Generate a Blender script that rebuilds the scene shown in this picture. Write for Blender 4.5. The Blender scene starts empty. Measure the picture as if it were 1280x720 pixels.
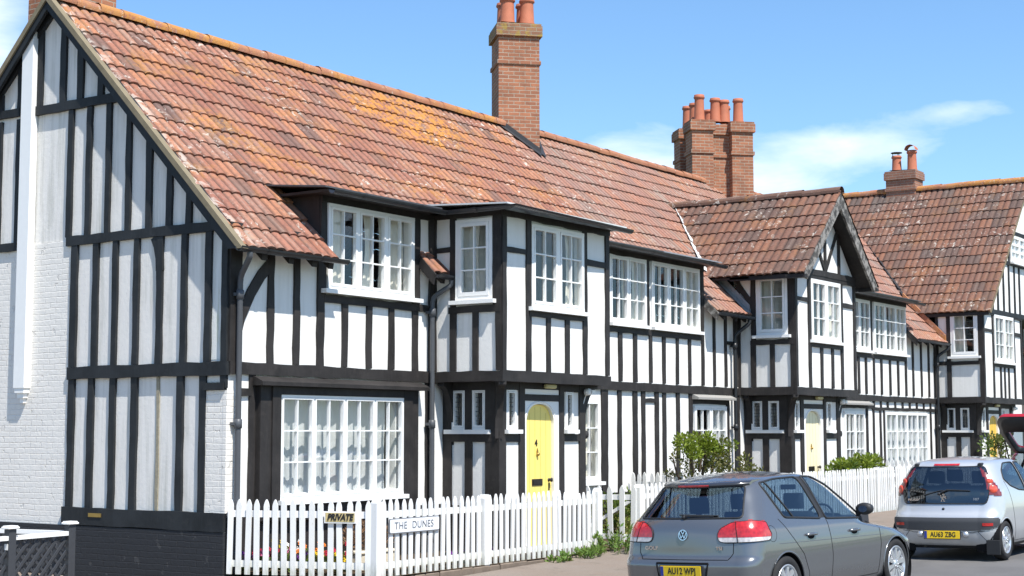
import bpy, bmesh, math, random
from mathutils import Vector, Matrix
random.seed(7)
RND = random.Random(11)
scene = bpy.context.scene
COL = scene.collection
PI = math.pi
V = Vector

# ------------------------------------------------------------------ objects
def tag(o, label=None, cat=None, group=None, kind=None):
    if label: o['label'] = label
    if cat: o['category'] = cat
    if group: o['group'] = group
    if kind: o['kind'] = kind
    return o

def empty(name, loc=(0, 0, 0), rot=(0, 0, 0)):
    o = bpy.data.objects.new(name, None)
    o.empty_display_size = .2
    o.location = loc
    o.rotation_euler = rot
    COL.objects.link(o)
    return o

class MB:
    """collects faces, builds one mesh object with box-mapped UVs in metres"""
    def __init__(s):
        s.v = []; s.f = []; s.uv = []; s.sm = []; s.mi = []
        s.M = None; s.cur = 0
    def P(s, p):
        p = V(p)
        return s.M @ p if s.M is not None else p
    def face(s, pts, uvs=None, smooth=False):
        n = len(s.v)
        pts = [V(p) for p in pts]
        if uvs is None:
            nn = V((0, 0, 0))
            for i in range(len(pts)):
                a, b = pts[i], pts[(i + 1) % len(pts)]
                nn += a.cross(b)
            ax = max(range(3), key=lambda i: abs(nn[i]))
            if ax == 0: uvs = [(p.y, p.z) for p in pts]
            elif ax == 1: uvs = [(p.x, p.z) for p in pts]
            else: uvs = [(p.x, p.y) for p in pts]
        for p in pts: s.v.append(s.P(p))
        s.f.append(tuple(range(n, n + len(pts))))
        s.uv.append(uvs); s.sm.append(smooth); s.mi.append(s.cur)
    def grid(s, rows, uvrows=None, smooth=True, closed=False):
        """rows: list of lists of points, shared verts"""
        n0 = len(s.v)
        nc = len(rows[0])
        for r in rows:
            for p in r: s.v.append(s.P(p))
        for i in range(len(rows) - 1):
            for j in range(nc - (0 if closed else 1)):
                j2 = (j + 1) % nc
                s.f.append((n0 + i * nc + j, n0 + i * nc + j2, n0 + (i + 1) * nc + j2, n0 + (i + 1) * nc + j))
                if uvrows:
                    s.uv.append([uvrows[i][j], uvrows[i][j2], uvrows[i + 1][j2], uvrows[i + 1][j]])
                else:
                    s.uv.append([(j, i), (j + 1, i), (j + 1, i + 1), (j, i + 1)])
                s.sm.append(smooth); s.mi.append(s.cur)
    def box(s, x0, x1, y0, y1, z0, z1):
        a = [(x0, y0, z0), (x1, y0, z0), (x1, y1, z0), (x0, y1, z0), (x0, y0, z1), (x1, y0, z1), (x1, y1, z1), (x0, y1, z1)]
        for q in ((0, 3, 2, 1), (4, 5, 6, 7), (0, 1, 5, 4), (1, 2, 6, 5), (2, 3, 7, 6), (3, 0, 4, 7)):
            s.face([a[i] for i in q])
    def bbox(s, x0, x1, y0, y1, z0, z1, b=.006):
        """box with chamfered vertical/horizontal edges"""
        def ring(x0, x1, y0, y1, z, c):
            return [(x0 + c, y0, z), (x1 - c, y0, z), (x1, y0 + c, z), (x1, y1 - c, z), (x1 - c, y1, z), (x0 + c, y1, z), (x0, y1 - c, z), (x0, y0 + c, z)]
        rs = [ring(x0 + b, x1 - b, y0 + b, y1 - b, z0, b), ring(x0, x1, y0, y1, z0 + b, b), ring(x0, x1, y0, y1, z1 - b, b), ring(x0 + b, x1 - b, y0 + b, y1 - b, z1, b)]
        for i in range(3):
            for j in range(8):
                k = (j + 1) % 8
                s.face([rs[i][j], rs[i][k], rs[i + 1][k], rs[i + 1][j]])
        s.face(list(reversed(rs[0]))); s.face(rs[3])
    def prism(s, poly, d):
        """poly: 3D points (ccw seen from +d side); extrude by vector d (back side at poly)"""
        d = V(d); a = [V(p) for p in poly]; b = [p + d for p in a]
        s.face(list(reversed(a))); s.face(b)
        for i in range(len(a)):
            j = (i + 1) % len(a)
            s.face([a[i], a[j], b[j], b[i]])
    def tube(s, path, r, n=8, cap=True):
        path = [V(p) for p in path]
        rr = r if isinstance(r, (list, tuple)) else [r] * len(path)
        rows = []
        prev = None
        for i, p in enumerate(path):
            t = (path[min(i + 1, len(path) - 1)] - path[max(i - 1, 0)]).normalized()
            if prev is None:
                a = t.orthogonal().normalized()
            else:
                a = (prev - t * prev.dot(t))
                a = a.normalized() if a.length > 1e-6 else t.orthogonal().normalized()
            prev = a
            b = t.cross(a)
            rows.append([p + (a * math.cos(2 * PI * k / n) + b * math.sin(2 * PI * k / n)) * rr[i] for k in range(n)])
        s.grid(rows, closed=True)
        if cap:
            s.face(list(reversed(rows[0]))); s.face(rows[-1])
    def lathe(s, prof, c=(0, 0, 0), n=16, axis='z'):
        rows = []
        for r, h in prof:
            row = []
            for k in range(n):
                a = 2 * PI * k / n
                if axis == 'z': row.append((c[0] + r * math.cos(a), c[1] + r * math.sin(a), c[2] + h))
                elif axis == 'y': row.append((c[0] + r * math.cos(a), c[1] + h, c[2] - r * math.sin(a)))
                else: row.append((c[0] + h, c[1] + r * math.cos(a), c[2] + r * math.sin(a)))
            rows.append(row)
        s.grid(rows, closed=True)
    def build(s, name, mat, parent=None, smooth=None):
        me = bpy.data.meshes.new(name)
        me.from_pydata([tuple(v) for v in s.v], [], s.f)
        uvl = me.uv_layers.new(name='UVMap')
        flat = []
        for u in s.uv:
            for q in u: flat.extend((q[0], q[1]))
        uvl.data.foreach_set('uv', flat)
        me.polygons.foreach_set('use_smooth', [bool(x) if smooth is None else smooth for x in s.sm])
        mats = mat if isinstance(mat, (list, tuple)) else [mat]
        for m in mats: me.materials.append(m)
        me.polygons.foreach_set('material_index', s.mi)
        me.update()
        o = bpy.data.objects.new(name, me)
        COL.objects.link(o)
        if parent: o.parent = parent
        return o

class Frame:
    """a wall plane: u along the wall, z up, d outwards"""
    def __init__(s, o, U, N): s.o = V(o); s.U = V(U); s.N = V(N); s.flip = (V(U).cross(V((0, 0, 1)))).dot(V(N)) < 0
    def p(s, u, z, d=0): return s.o + s.U * u + V((0, 0, z)) + s.N * d
    def quad(s, mb, u0, u1, z0, z1, d=0):
        q = [s.p(u0, z0, d), s.p(u1, z0, d), s.p(u1, z1, d), s.p(u0, z1, d)]
        if s.flip: q.reverse()
        mb.face(q)
    def poly(s, mb, pts, d0, d1):
        """extruded polygon, pts (u,z)"""
        a = [s.p(u, z, d0) for u, z in pts]
        ar = sum(pts[i][0] * pts[(i + 1) % len(pts)][1] - pts[(i + 1) % len(pts)][0] * pts[i][1] for i in range(len(pts)))
        if (ar < 0) != s.flip: a.reverse()
        mb.prism(a, s.N * (d1 - d0))
    def box(s, mb, u0, u1, z0, z1, d0, d1):
        s.poly(mb, [(u0, z0), (u1, z0), (u1, z1), (u0, z1)], d0, d1)
    def timber(s, mb, a, b, w, d1=.03, d0=-.01, jit=.0085, rnd=RND):
        """a wobbly-edged timber between two points (u,z), width w"""
        ax, az = a; bx, bz = b
        L = math.hypot(bx - ax, bz - az)
        n = max(1, int(L / .22))
        tx, tz = (bx - ax) / L, (bz - az) / L
        nx, nz = -tz, tx
        off = rnd.uniform(-.006, .006)
        pts1, pts2 = [], []
        for i in range(n + 1):
            t = i / n
            cx, cz = ax + (bx - ax) * t + nx * off, az + (bz - az) * t + nz * off
            j1, j2 = rnd.uniform(-jit, jit), rnd.uniform(-jit, jit)
            pts1.append((cx - nx * (w / 2 + j1), cz - nz * (w / 2 + j1)))
            pts2.append((cx + nx * (w / 2 + j2), cz + nz * (w / 2 + j2)))
        dd = d1 + rnd.uniform(-.003, .003)
        s.poly(mb, pts1 + list(reversed(pts2)), d0, dd)
    def curve_timber(s, mb, pts, w, d1=.03, d0=-.01):
        """a curved brace along pts"""
        l, r = [], []
        for i, p in enumerate(pts):
            q0 = pts[max(0, i - 1)]; q1 = pts[min(len(pts) - 1, i + 1)]
            L = math.hypot(q1[0] - q0[0], q1[1] - q0[1])
            nx, nz = -(q1[1] - q0[1]) / L, (q1[0] - q0[0]) / L
            l.append((p[0] - nx * w / 2, p[1] - nz * w / 2)); r.append((p[0] + nx * w / 2, p[1] + nz * w / 2))
        s.poly(mb, l + list(reversed(r)), d0, d1)
    def wall(s, mb, u0, u1, z0, z1, holes=(), d=0, th=.12):
        us = sorted({u0, u1} | {h[0] for h in holes} | {h[1] for h in holes})
        zs = sorted({z0, z1} | {h[2] for h in holes} | {h[3] for h in holes})
        us = [u for u in us if u0 <= u <= u1]; zs = [z for z in zs if z0 <= z <= z1]
        for i in range(len(us) - 1):
            for j in range(len(zs) - 1):
                uc, zc = (us[i] + us[i + 1]) / 2, (zs[j] + zs[j + 1]) / 2
                if any(h[0] < uc < h[1] and h[2] < zc < h[3] for h in holes): continue
                s.quad(mb, us[i], us[i + 1], zs[j], zs[j + 1], d)
                q = [s.p(us[i], zs[j], d - th), s.p(us[i], zs[j + 1], d - th), s.p(us[i + 1], zs[j + 1], d - th), s.p(us[i + 1], zs[j], d - th)]
                mb.face(q)
        for h in holes:
            c = [(h[0], h[2]), (h[1], h[2]), (h[1], h[3]), (h[0], h[3])]
            for k in range(4):
                a, b = c[k], c[(k + 1) % 4]
                mb.face([s.p(a[0], a[1], d), s.p(b[0], b[1], d), s.p(b[0], b[1], d - th), s.p(a[0], a[1], d - th)])

# ------------------------------------------------------------------ materials
def newmat(name):
    m = bpy.data.materials.new(name); m.use_nodes = True
    nt = m.node_tree; nt.nodes.clear()
    out = nt.nodes.new('ShaderNodeOutputMaterial')
    return m, nt, out
class N:
    def __init__(s, nt): s.nt = nt
    def __call__(s, typ, ins=None, **kw):
        n = s.nt.nodes.new(typ)
        for k, v in kw.items(): setattr(n, k, v)
        for k, v in (ins or {}).items():
            if isinstance(v, bpy.types.NodeSocket): s.nt.links.new(v, n.inputs[k])
            else: n.inputs[k].default_value = v
        return n
    def ramp(s, fac, stops, interp='LINEAR'):
        n = s.nt.nodes.new('ShaderNodeValToRGB')
        n.color_ramp.interpolation = interp
        e = n.color_ramp.elements
        while len(e) < len(stops): e.new(.5)
        for i, (p, c) in enumerate(stops):
            e[i].position = p
            e[i].color = (c[0], c[1], c[2], 1) if isinstance(c, (tuple, list)) else (c, c, c, 1)
        s.nt.links.new(fac, n.inputs[0])
        return n.outputs[0]
    def mix(s, fac, a, b, blend='MIX'):
        n = s.nt.nodes.new('ShaderNodeMix'); n.data_type = 'RGBA'; n.blend_type = blend
        for i, v in ((0, fac), (6, a), (7, b)):
            if isinstance(v, bpy.types.NodeSocket): s.nt.links.new(v, n.inputs[i])
            elif i == 0: n.inputs[0].default_value = v
            else: n.inputs[i].default_value = (v[0], v[1], v[2], 1)
        return n.outputs[2]
    def math(s, op, a, b=0., c=0.):
        n = s.nt.nodes.new('ShaderNodeMath'); n.operation = op
        for i, v in enumerate((a, b, c)):
            if isinstance(v, bpy.types.NodeSocket): s.nt.links.new(v, n.inputs[i])
            else: n.inputs[i].default_value = v
        return n.outputs[0]
    def noise(s, vec, scale, detail=3, rough=.55, dist=0.):
        n = s('ShaderNodeTexNoise', {'Scale': scale, 'Detail': detail, 'Roughness': rough, 'Distortion': dist})
        if vec is not None: s.nt.links.new(vec, n.inputs['Vector'])
        return n.outputs['Fac']
    def mapping(s, vec, scale=(1, 1, 1), loc=(0, 0, 0), rot=(0, 0, 0)):
        n = s('ShaderNodeMapping', {'Vector': vec, 'Scale': scale, 'Location': loc, 'Rotation': rot})
        return n.outputs[0]
def bsdf(n, out, col, rough=.6, spec=.3, metal=0., bump=None, bs=.3, bd=.01, **kw):
    p = n('ShaderNodeBsdfPrincipled')
    def setv(k, v):
        if isinstance(v, bpy.types.NodeSocket): n.nt.links.new(v, p.inputs[k])
        elif k in ('Base Color',) : p.inputs[k].default_value = (v[0], v[1], v[2], 1)
        else: p.inputs[k].default_value = v
    setv('Base Color', col); setv('Roughness', rough); setv('Specular IOR Level', spec); setv('Metallic', metal)
    for k, v in kw.items(): setv(k.replace('_', ' '), v)
    if bump is not None:
        b = n('ShaderNodeBump', {'Height': bump, 'Strength': bs, 'Distance': bd})
        n.nt.links.new(b.outputs[0], p.inputs['Normal'])
    n.nt.links.new(p.outputs[0], out.inputs[0])
    return p
def simple(name, col, rough=.5, spec=.3, metal=0., nscale=18., namt=.12, bs=.15, **kw):
    """painted/plain surface with slight mottling and bump"""
    m, nt, out = newmat(name); n = N(nt)
    tc = n('ShaderNodeTexCoord').outputs['Object']
    f = n.noise(tc, nscale, 4)
    c = n.mix(f, tuple(x * (1 - namt) for x in col), tuple(min(1, x * (1 + namt)) for x in col))
    r = n.math('ADD', rough - .06, n.math('MULTIPLY', f, .12))
    bsdf(n, out, c, r, spec, metal, n.noise(tc, nscale * 3, 3) if bs else None, bs, .004, **kw)
    return m

M = {}
# white render between the timbers: faint unevenness, weather streaks
def plaster(name, col, streak, sc=(.47, .46, .40), green=0.):
    m, nt, out = newmat(name); n = N(nt)
    g = n('ShaderNodeNewGeometry').outputs['Position']
    big = n.noise(g, 1.1, 4)
    c = n.mix(big, tuple(x * .95 for x in col), col)
    st = n.noise(n.mapping(g, (9, 9, .55)), 1., 5, .65)
    st2 = n.noise(n.mapping(g, (1.3, 1.3, .8)), 1., 3)
    k = n.math('MULTIPLY', n.ramp(st, [(.46, 0.), (.72, 1.)]), n.ramp(st2, [(.36, 0.), (.56, 1.)]))
    k = n.math('MULTIPLY', k, streak)
    c = n.mix(k, c, sc)
    sp = n.noise(g, 38., 3)
    c = n.mix(n.math('MULTIPLY', n.ramp(sp, [(.66, 0.), (.74, 1.)]), .35 * min(1, streak + .1)), c, (.35, .34, .3))
    if green:
        gn = n.noise(n.mapping(g, (7, 7, 1.2), (3, 1, 0)), 1., 4)
        c = n.mix(n.math('MULTIPLY', n.ramp(gn, [(.55, 0.), (.7, 1.)]), green), c, (.3, .33, .12))
    bsdf(n, out, c, .75, .2, bump=n.noise(g, 16., 6, .7), bs=.35, bd=.012)
    return m
M['plaster'] = plaster('white_render', (.80, .79, .76), .3)
M['plaster_old'] = plaster('weathered_white_render', (.77, .745, .70), .75, (.40, .40, .35), green=.0)
M['plaster_green'] = plaster('algae_stained_render', (.74, .75, .72), .7, green=.75)
# painted timber: almost black, grain and sun-bleached wear
def timber_mat(name, col, wear, wcol, th=.56):
    m, nt, out = newmat(name); n = N(nt)
    g = n('ShaderNodeNewGeometry').outputs['Position']
    tc = n('ShaderNodeTexCoord').outputs['UV']
    f = n.noise(g, 2., 6, .65)
    c = n.mix(n.ramp(f, [(.3, 0.), (.7, 1.)]), tuple(x * .6 for x in col), tuple(x * 1.6 for x in col))
    gr = n.noise(n.mapping(g, (30, 30, 3)), 1., 4, .6)
    c = n.mix(n.math('MULTIPLY', n.ramp(gr, [(.5, 0.), (.75, 1.)]), .5), c, tuple(x * 1.8 for x in col))
    w = n.noise(g, 7., 5, .7)
    c = n.mix(n.math('MULTIPLY', n.ramp(w, [(th, 0.), (th + .12, 1.)]), wear), c, wcol)
    bsdf(n, out, c, .62, .3, bump=gr, bs=.4, bd=.006)
    return m
M['timber'] = timber_mat('brown_black_timber', (.024, .0215, .0205), .16, (.10, .085, .075))
M['timber_black'] = timber_mat('black_gable_timber', (.016, .018, .02), .15, (.07, .07, .07))
M['timber_grey'] = timber_mat('weathered_bargeboard', (.06, .054, .048), .9, (.30, .28, .255), .44)
M['black_paint'] = simple('black_gloss_paint', (.018, .019, .021), .38, .45, bs=.1)
M['gutter'] = simple('black_gutter', (.02, .021, .024), .32, .5, bs=.1)
M['pipe'] = simple('grey_downpipe_paint', (.075, .08, .088), .45, .4)
def fence_paint():
    m, nt, out = newmat('white_fence_paint'); n = N(nt)
    tc = n('ShaderNodeTexCoord').outputs['Object']; g = n('ShaderNodeNewGeometry').outputs['Position']
    rnd = n('ShaderNodeObjectInfo').outputs['Random']
    c = n.mix(rnd, (.70, .70, .67), (.80, .80, .785))
    z = n('ShaderNodeSeparateXYZ', {0: tc}).outputs[2]
    gr = n.noise(n.mapping(g, (25, 25, 6)), 1., 4, .6)
    low = n.math('MULTIPLY', n.ramp(z, [(.0, 1.), (.22, 0.)]), n.ramp(gr, [(.35, 0.), (.6, 1.)]))
    c = n.mix(n.math('MULTIPLY', low, .6), c, (.26, .28, .17))
    fl = n.noise(n.mapping(g, (40, 40, 9), (2, 5, 1)), 1., 5, .7)
    c = n.mix(n.math('MULTIPLY', n.ramp(fl, [(.63, 0.), (.68, 1.)]), .6), c, (.42, .38, .31))
    bsdf(n, out, c, .55, .3, bump=gr, bs=.3, bd=.004)
    return m
M['white'] = simple('white_gloss_paint', (.82, .82, .8), .35, .4, nscale=9, namt=.04, bs=.08)
M['fence_white'] = fence_paint()
M['sill_grey'] = simple('grey_slate_drip', (.3, .29, .27), .7, .2)
M['yellow'] = simple('yellow_door_paint', (.88, .70, .19), .4, .4, namt=.04, bs=.05)
M['cream'] = simple('cream_door_paint', (.84, .76, .5), .4, .4, namt=.04)
M['yellow_deep'] = simple('deep_yellow_door_paint', (.75, .47, .06), .4, .4, namt=.05)
M['brass'] = simple('aged_brass', (.45, .3, .1), .35, .5, .9, bs=.2)
M['dark_metal'] = simple('dark_iron', (.04, .035, .03), .4, .5, .6)
M['lead'] = simple('lead_sheet', (.3, .31, .33), .55, .4, .2, nscale=6, namt=.3)
M['lead_white'] = simple('weathered_lead_edge', (.62, .63, .62), .6, .3, 0, nscale=7, namt=.2)
M['flash'] = simple('dark_bitumen_flashing', (.035, .036, .04), .6, .3)
M['cement'] = simple('khaki_verge_cement', (.215, .18, .12), .85, .1, nscale=5, namt=.3, bs=.6)
def net_mat():
    m, nt, out = newmat('white_net_curtain'); n = N(nt)
    d = n('ShaderNodeBsdfDiffuse', {'Color': (.76, .77, .76, 1)}); t = n('ShaderNodeBsdfTranslucent', {'Color': (.66, .67, .66, 1)}); tr = n('ShaderNodeBsdfTransparent')
    a = n('ShaderNodeMixShader', {0: .25, 1: d.outputs[0], 2: t.outputs[0]}); b = n('ShaderNodeMixShader', {0: .12, 1: a.outputs[0], 2: tr.outputs[0]})
    nt.links.new(b.outputs[0], out.inputs[0]); return m
M['curtain'] = simple('cream_curtain_cloth', (.66, .62, .53), .9, .1, nscale=4, namt=.06, bs=0)
M['net'] = net_mat()
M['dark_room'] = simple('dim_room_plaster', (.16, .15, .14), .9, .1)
M['terracotta'] = simple('terracotta_pot', (.43, .15, .085), .7, .25, nscale=6, namt=.22, bs=.3)
M['lead_came'] = simple('lead_came', (.1, .1, .1), .5, .3, .4)

def glass_mat(name, tint, refl):
    m, nt, out = newmat(name); n = N(nt)
    g = n('ShaderNodeNewGeometry').outputs['Position']
    ge = n('ShaderNodeNewGeometry')
    dt = n('ShaderNodeVectorMath', {0: ge.outputs['Normal'], 1: ge.outputs['Incoming']}, operation='DOT_PRODUCT').outputs['Value']
    k5 = n.math('POWER', n.math('SUBTRACT', 1., n.math('ABSOLUTE', dt)), 5.)
    fac = n.math('MINIMUM', n.math('ADD', n.math('MULTIPLY', k5, .95), .05 + refl), 1.)
    t = n('ShaderNodeBsdfTransparent', {'Color': (*tint, 1)})
    b = n('ShaderNodeBump', {'Height': n.noise(g, 1.6, 2), 'Strength': .06, 'Distance': .05})
    gl = n('ShaderNodeBsdfGlossy', {'Color': (.95, .97, 1, 1), 'Roughness': .015, 'Normal': b.outputs[0]})
    mx = n('ShaderNodeMixShader', {0: fac, 1: t.outputs[0], 2: gl.outputs[0]})
    nt.links.new(mx.outputs[0], out.inputs[0])
    return m
M['glass'] = glass_mat('window_glass', (.95, .97, .97), .03)
M['car_glass'] = glass_mat('car_side_glass', (.42, .52, .58), .06)
M['car_glass_rear'] = glass_mat('car_rear_glass', (.24, .28, .29), .13)
M['car_glass_dark'] = glass_mat('privacy_car_glass', (.10, .11, .12), .07)

# pantiles: UV = (tile column, tile course)
def tile_mat(name, cols, white=.5, orange=.5, grey=.3, seed=0., patch=None):
    m, nt, out = newmat(name); n = N(nt)
    uv = n('ShaderNodeTexCoord').outputs['UV']
    g = n('ShaderNodeNewGeometry').outputs['Position']
    sep = n('ShaderNodeSeparateXYZ', {0: uv})
    # tiles are two rolls wide
    iu = n.math('FLOOR', n.math('MULTIPLY', sep.outputs[0], .5)); iv = n.math('FLOOR', sep.outputs[1])
    cv = n('ShaderNodeCombineXYZ', {0: iu, 1: iv, 2: seed})
    wn = n('ShaderNodeTexWhiteNoise', {'Vector': cv.outputs[0]}, noise_dimensions='3D')
    k = len(cols)
    base = n.ramp(wn.outputs['Value'], [(i / max(1, k - 1), c) for i, c in enumerate(cols)])
    bl = n.noise(g, .9, 4)
    base = n.mix(n.ramp(bl, [(.35, 0.), (.7, .3)]), base, cols[0])
    fine = n.noise(g, 22., 4, .6)
    base = n.mix(n.math('MULTIPLY', n.ramp(fine, [(.45, 0.), (.7, 1.)]), .45), base, tuple(x * .5 for x in cols[-1]))
    # grey-ish weathering streaks down the slope
    dgl = n.noise(n.mapping(uv, (1.6, .25, 1), (seed, 0, 0)), 1., 4)
    base = n.mix(n.math('MULTIPLY', n.ramp(dgl, [(.52, 0.), (.7, 1.)]), grey), base, (.27, .235, .2))
    # colour darkened along the hollows between rolls
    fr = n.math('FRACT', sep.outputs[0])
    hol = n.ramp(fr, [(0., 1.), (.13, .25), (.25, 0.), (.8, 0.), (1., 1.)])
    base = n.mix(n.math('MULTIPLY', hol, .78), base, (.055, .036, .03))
    # lichens
    lo = n.noise(g, 1.1, 3); l2 = n.noise(g, 9., 5, .7, .4)
    lk = n.ramp(lo, [(.5, 0.), (.66, 1.)])
    if patch:
        dv_ = n('ShaderNodeVectorMath', {0: n.mapping(g, (.3, .62, .62), (-patch[0] * .3, -patch[1] * .62, -patch[2] * .62))}, operation='LENGTH').outputs['Value']
        lk = n.math('MAXIMUM', n.math('MULTIPLY', lk, .5), n.ramp(n.math('ADD', dv_, n.math('MULTIPLY', lo, .8)), [(.75, 1.), (1.45, 0.)]))
    kk = n.math('MULTIPLY', lk, n.ramp(l2, [(.44, 0.), (.55, 1.)]))
    base = n.mix(n.math('MULTIPLY', kk, orange), base, (.50, .22, .035))
    w1 = n.noise(g, .8, 3, .5); gg = n.mapping(g, (1, 1, 1), (4.2 + seed, 1.3, 7.7))
    w2 = n.noise(gg, 7.5, 6, .75, .6)
    kw = n.math('MULTIPLY', n.ramp(w1, [(.46, .06), (.6, 1.)]), n.ramp(w2, [(.57, 0.), (.63, 1.)]))
    if patch:
        gx = n('ShaderNodeSeparateXYZ', {0: g}).outputs[0]
        vg = n.math('MULTIPLY', n.ramp(n.math('ADD', gx, n.math('MULTIPLY', n.noise(g, 1.6, 3), .5)), [(.12, 1.), (.5, 0.)]), n.ramp(n.noise(gg, 4.5, 6, .7, .5), [(.5, 0.), (.54, 1.)]))
        kw = n.math('MAXIMUM', kw, vg)
    base = n.mix(n.math('MULTIPLY', kw, white), base, (.60, .57, .50))
    bsdf(n, out, base, .82, .22, bump=n.noise(g, 40., 5, .7), bs=.5, bd=.01)
    return m
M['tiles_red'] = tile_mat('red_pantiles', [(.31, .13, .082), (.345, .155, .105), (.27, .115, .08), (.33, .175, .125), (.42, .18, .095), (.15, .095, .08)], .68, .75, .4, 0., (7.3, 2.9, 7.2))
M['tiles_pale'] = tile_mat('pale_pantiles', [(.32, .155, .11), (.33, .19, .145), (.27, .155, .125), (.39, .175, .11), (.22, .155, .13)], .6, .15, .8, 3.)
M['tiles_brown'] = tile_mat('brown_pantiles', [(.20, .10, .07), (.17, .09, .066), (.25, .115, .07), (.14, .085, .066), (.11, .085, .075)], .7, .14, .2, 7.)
def ridge_mat(name, orange):
    m, nt, out = newmat(name); n = N(nt)
    g = n('ShaderNodeNewGeometry').outputs['Position']
    a = n.noise(g, 2.2, 4)
    c = n.mix(a, (.33, .11, .06), (.36, .2, .13))
    l = n.noise(g, 6., 5, .7); l0 = n.noise(g, .8, 2)
    c = n.mix(n.math('MULTIPLY', n.math('MULTIPLY', n.ramp(l, [(.42, 0.), (.5, 1.)]), n.ramp(l0, [(.38, .1), (.55, 1.)])), orange), c, (.48, .23, .05))
    w = n.noise(g, 14., 5, .7)
    c = n.mix(n.ramp(w, [(.6, 0.), (.66, .8)]), c, (.5, .45, .36))
    bsdf(n, out, c, .85, .2, bump=n.noise(g, 25., 5, .7), bs=.6, bd=.02)
    return m
M['ridge'] = ridge_mat('ridge_tiles', .7); M['ridge_red'] = ridge_mat('red_ridge_tiles', .12)

def brick_mat(name, c1, c2, mortar, sx=1., dirt=.3, off=.5, lich=0.):
    m, nt, out = newmat(name); n = N(nt)
    uv = n('ShaderNodeTexCoord').outputs['UV']
    g = n('ShaderNodeNewGeometry').outputs['Position']
    warp = n.noise(uv, 7., 2)
    v = n('ShaderNodeVectorMath', {0: uv, 1: n('ShaderNodeCombineXYZ', {0: n.math('MULTIPLY', warp, .02), 1: n.math('MULTIPLY', warp, .014)}).outputs[0]}, operation='ADD').outputs[0]
    b = n('ShaderNodeTexBrick', {'Vector': v, 'Color1': (*c1, 1), 'Color2': (*c2, 1), 'Mortar': (*mortar, 1), 'Scale': 1., 'Mortar Size': .009, 'Mortar Smooth': .25, 'Bias': 0., 'Brick Width': .225 * sx, 'Row Height': .075}, offset=off)
    c = b.outputs['Color']
    d = n.noise(g, 3., 5, .65)
    c = n.mix(n.math('MULTIPLY', n.ramp(d, [(.45, 0.), (.7, 1.)]), dirt), c, (.06, .05, .04))
    f = n.noise(g, 30., 4)
    c = n.mix(n.math('MULTIPLY', f, .35), c, tuple(x * .6 for x in c1))
    if lich:
        l = n.noise(g, 5., 5, .7)
        c = n.mix(n.math('MULTIPLY', n.ramp(l, [(.5, 0.), (.58, 1.)]), lich), c, (.33, .24, .05))
    h = n.math('SUBTRACT', n.math('MULTIPLY', n.noise(g, 35., 4), .35), b.outputs['Fac'])
    bsdf(n, out, c, .85, .2, bump=h, bs=.7, bd=.012)
    return m
M['brick'] = brick_mat('red_stock_brick', (.42, .175, .095), (.28, .12, .072), (.42, .36, .28), dirt=.42)
M['brick_top'] = brick_mat('lichened_brick', (.33, .17, .095), (.24, .12, .075), (.34, .3, .22), dirt=.4, lich=.7)
M['brick_far'] = brick_mat('pale_red_brick', (.36, .17, .11), (.27, .14, .1), (.36, .3, .25), dirt=.25)
def painted_brick(name, col, spall):
    m, nt, out = newmat(name); n = N(nt)
    uv = n('ShaderNodeTexCoord').outputs['UV']
    g = n('ShaderNodeNewGeometry').outputs['Position']
    warp = n.noise(uv, 4., 3)
    v = n('ShaderNodeVectorMath', {0: uv, 1: n('ShaderNodeCombineXYZ', {0: n.math('MULTIPLY', warp, .03), 1: n.math('MULTIPLY', warp, .03)}).outputs[0]}, operation='ADD').outputs[0]
    b = n('ShaderNodeTexBrick', {'Vector': v, 'Scale': 1., 'Mortar Size': .008, 'Mortar Smooth': .6, 'Brick Width': .23, 'Row Height': .077}, offset=.5)
    c = n.mix(n.noise(g, 1.3, 4), tuple(x * .92 for x in col), col)
    mask = n.ramp(n.noise(g, 1.7, 3), [(.4, .12), (.62, 1.)])
    vor = n('ShaderNodeTexVoronoi', {'Vector': v, 'Scale': 5.}).outputs['Distance']
    sp = n.math('MULTIPLY', n.ramp(n.noise(g, 6.5, 4, .6), [(.64, 0.), (.67, 1.)]), spall)
    h = n.math('SUBTRACT', n.math('ADD', n.math('MULTIPLY', n.noise(g, 22., 5), .3), n.math('MULTIPLY', n.noise(g, 3.5, 3), .6)), n.math('ADD', n.math('MULTIPLY', b.outputs['Fac'], mask), n.math('MULTIPLY', sp, 1.2)))
    c = n.mix(n.math('MULTIPLY', sp, .25), c, (.5, .48, .45))
    bsdf(n, out, c, .7, .25, bump=h, bs=.6, bd=.02)
    return m
M['brick_white'] = painted_brick('white_painted_brick', (.78, .75, .695), 1.)
M['brick_black'] = painted_brick('black_painted_brick', (.03, .032, .036), .2)
M['black_plinth'] = M['brick_black']
M['ridge_grey'] = tile_mat('lichened_ridge', [(.17, .1, .075), (.2, .12, .09)], 1., .3, .6, 5.)
M['bare_wood'] = simple('bare_weathered_wood', (.3, .27, .2), .8, .2, nscale=20, namt=.4, bs=.5)
# ------------------------------------------------------------------ camera, light, sky
cam = bpy.data.cameras.new('camera'); co = bpy.data.objects.new('camera', cam); COL.objects.link(co)
cam.sensor_width = 36.; cam.lens = 36. * 1937.978 / 1280; cam.clip_start = .1; cam.clip_end = 6000
yaw, pitch = .604019618, .0923429166
co.location = (-14, -14, 1.75)
co.rotation_euler = (PI / 2 + pitch, .000745, yaw - PI / 2)
scene.camera = co

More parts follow.
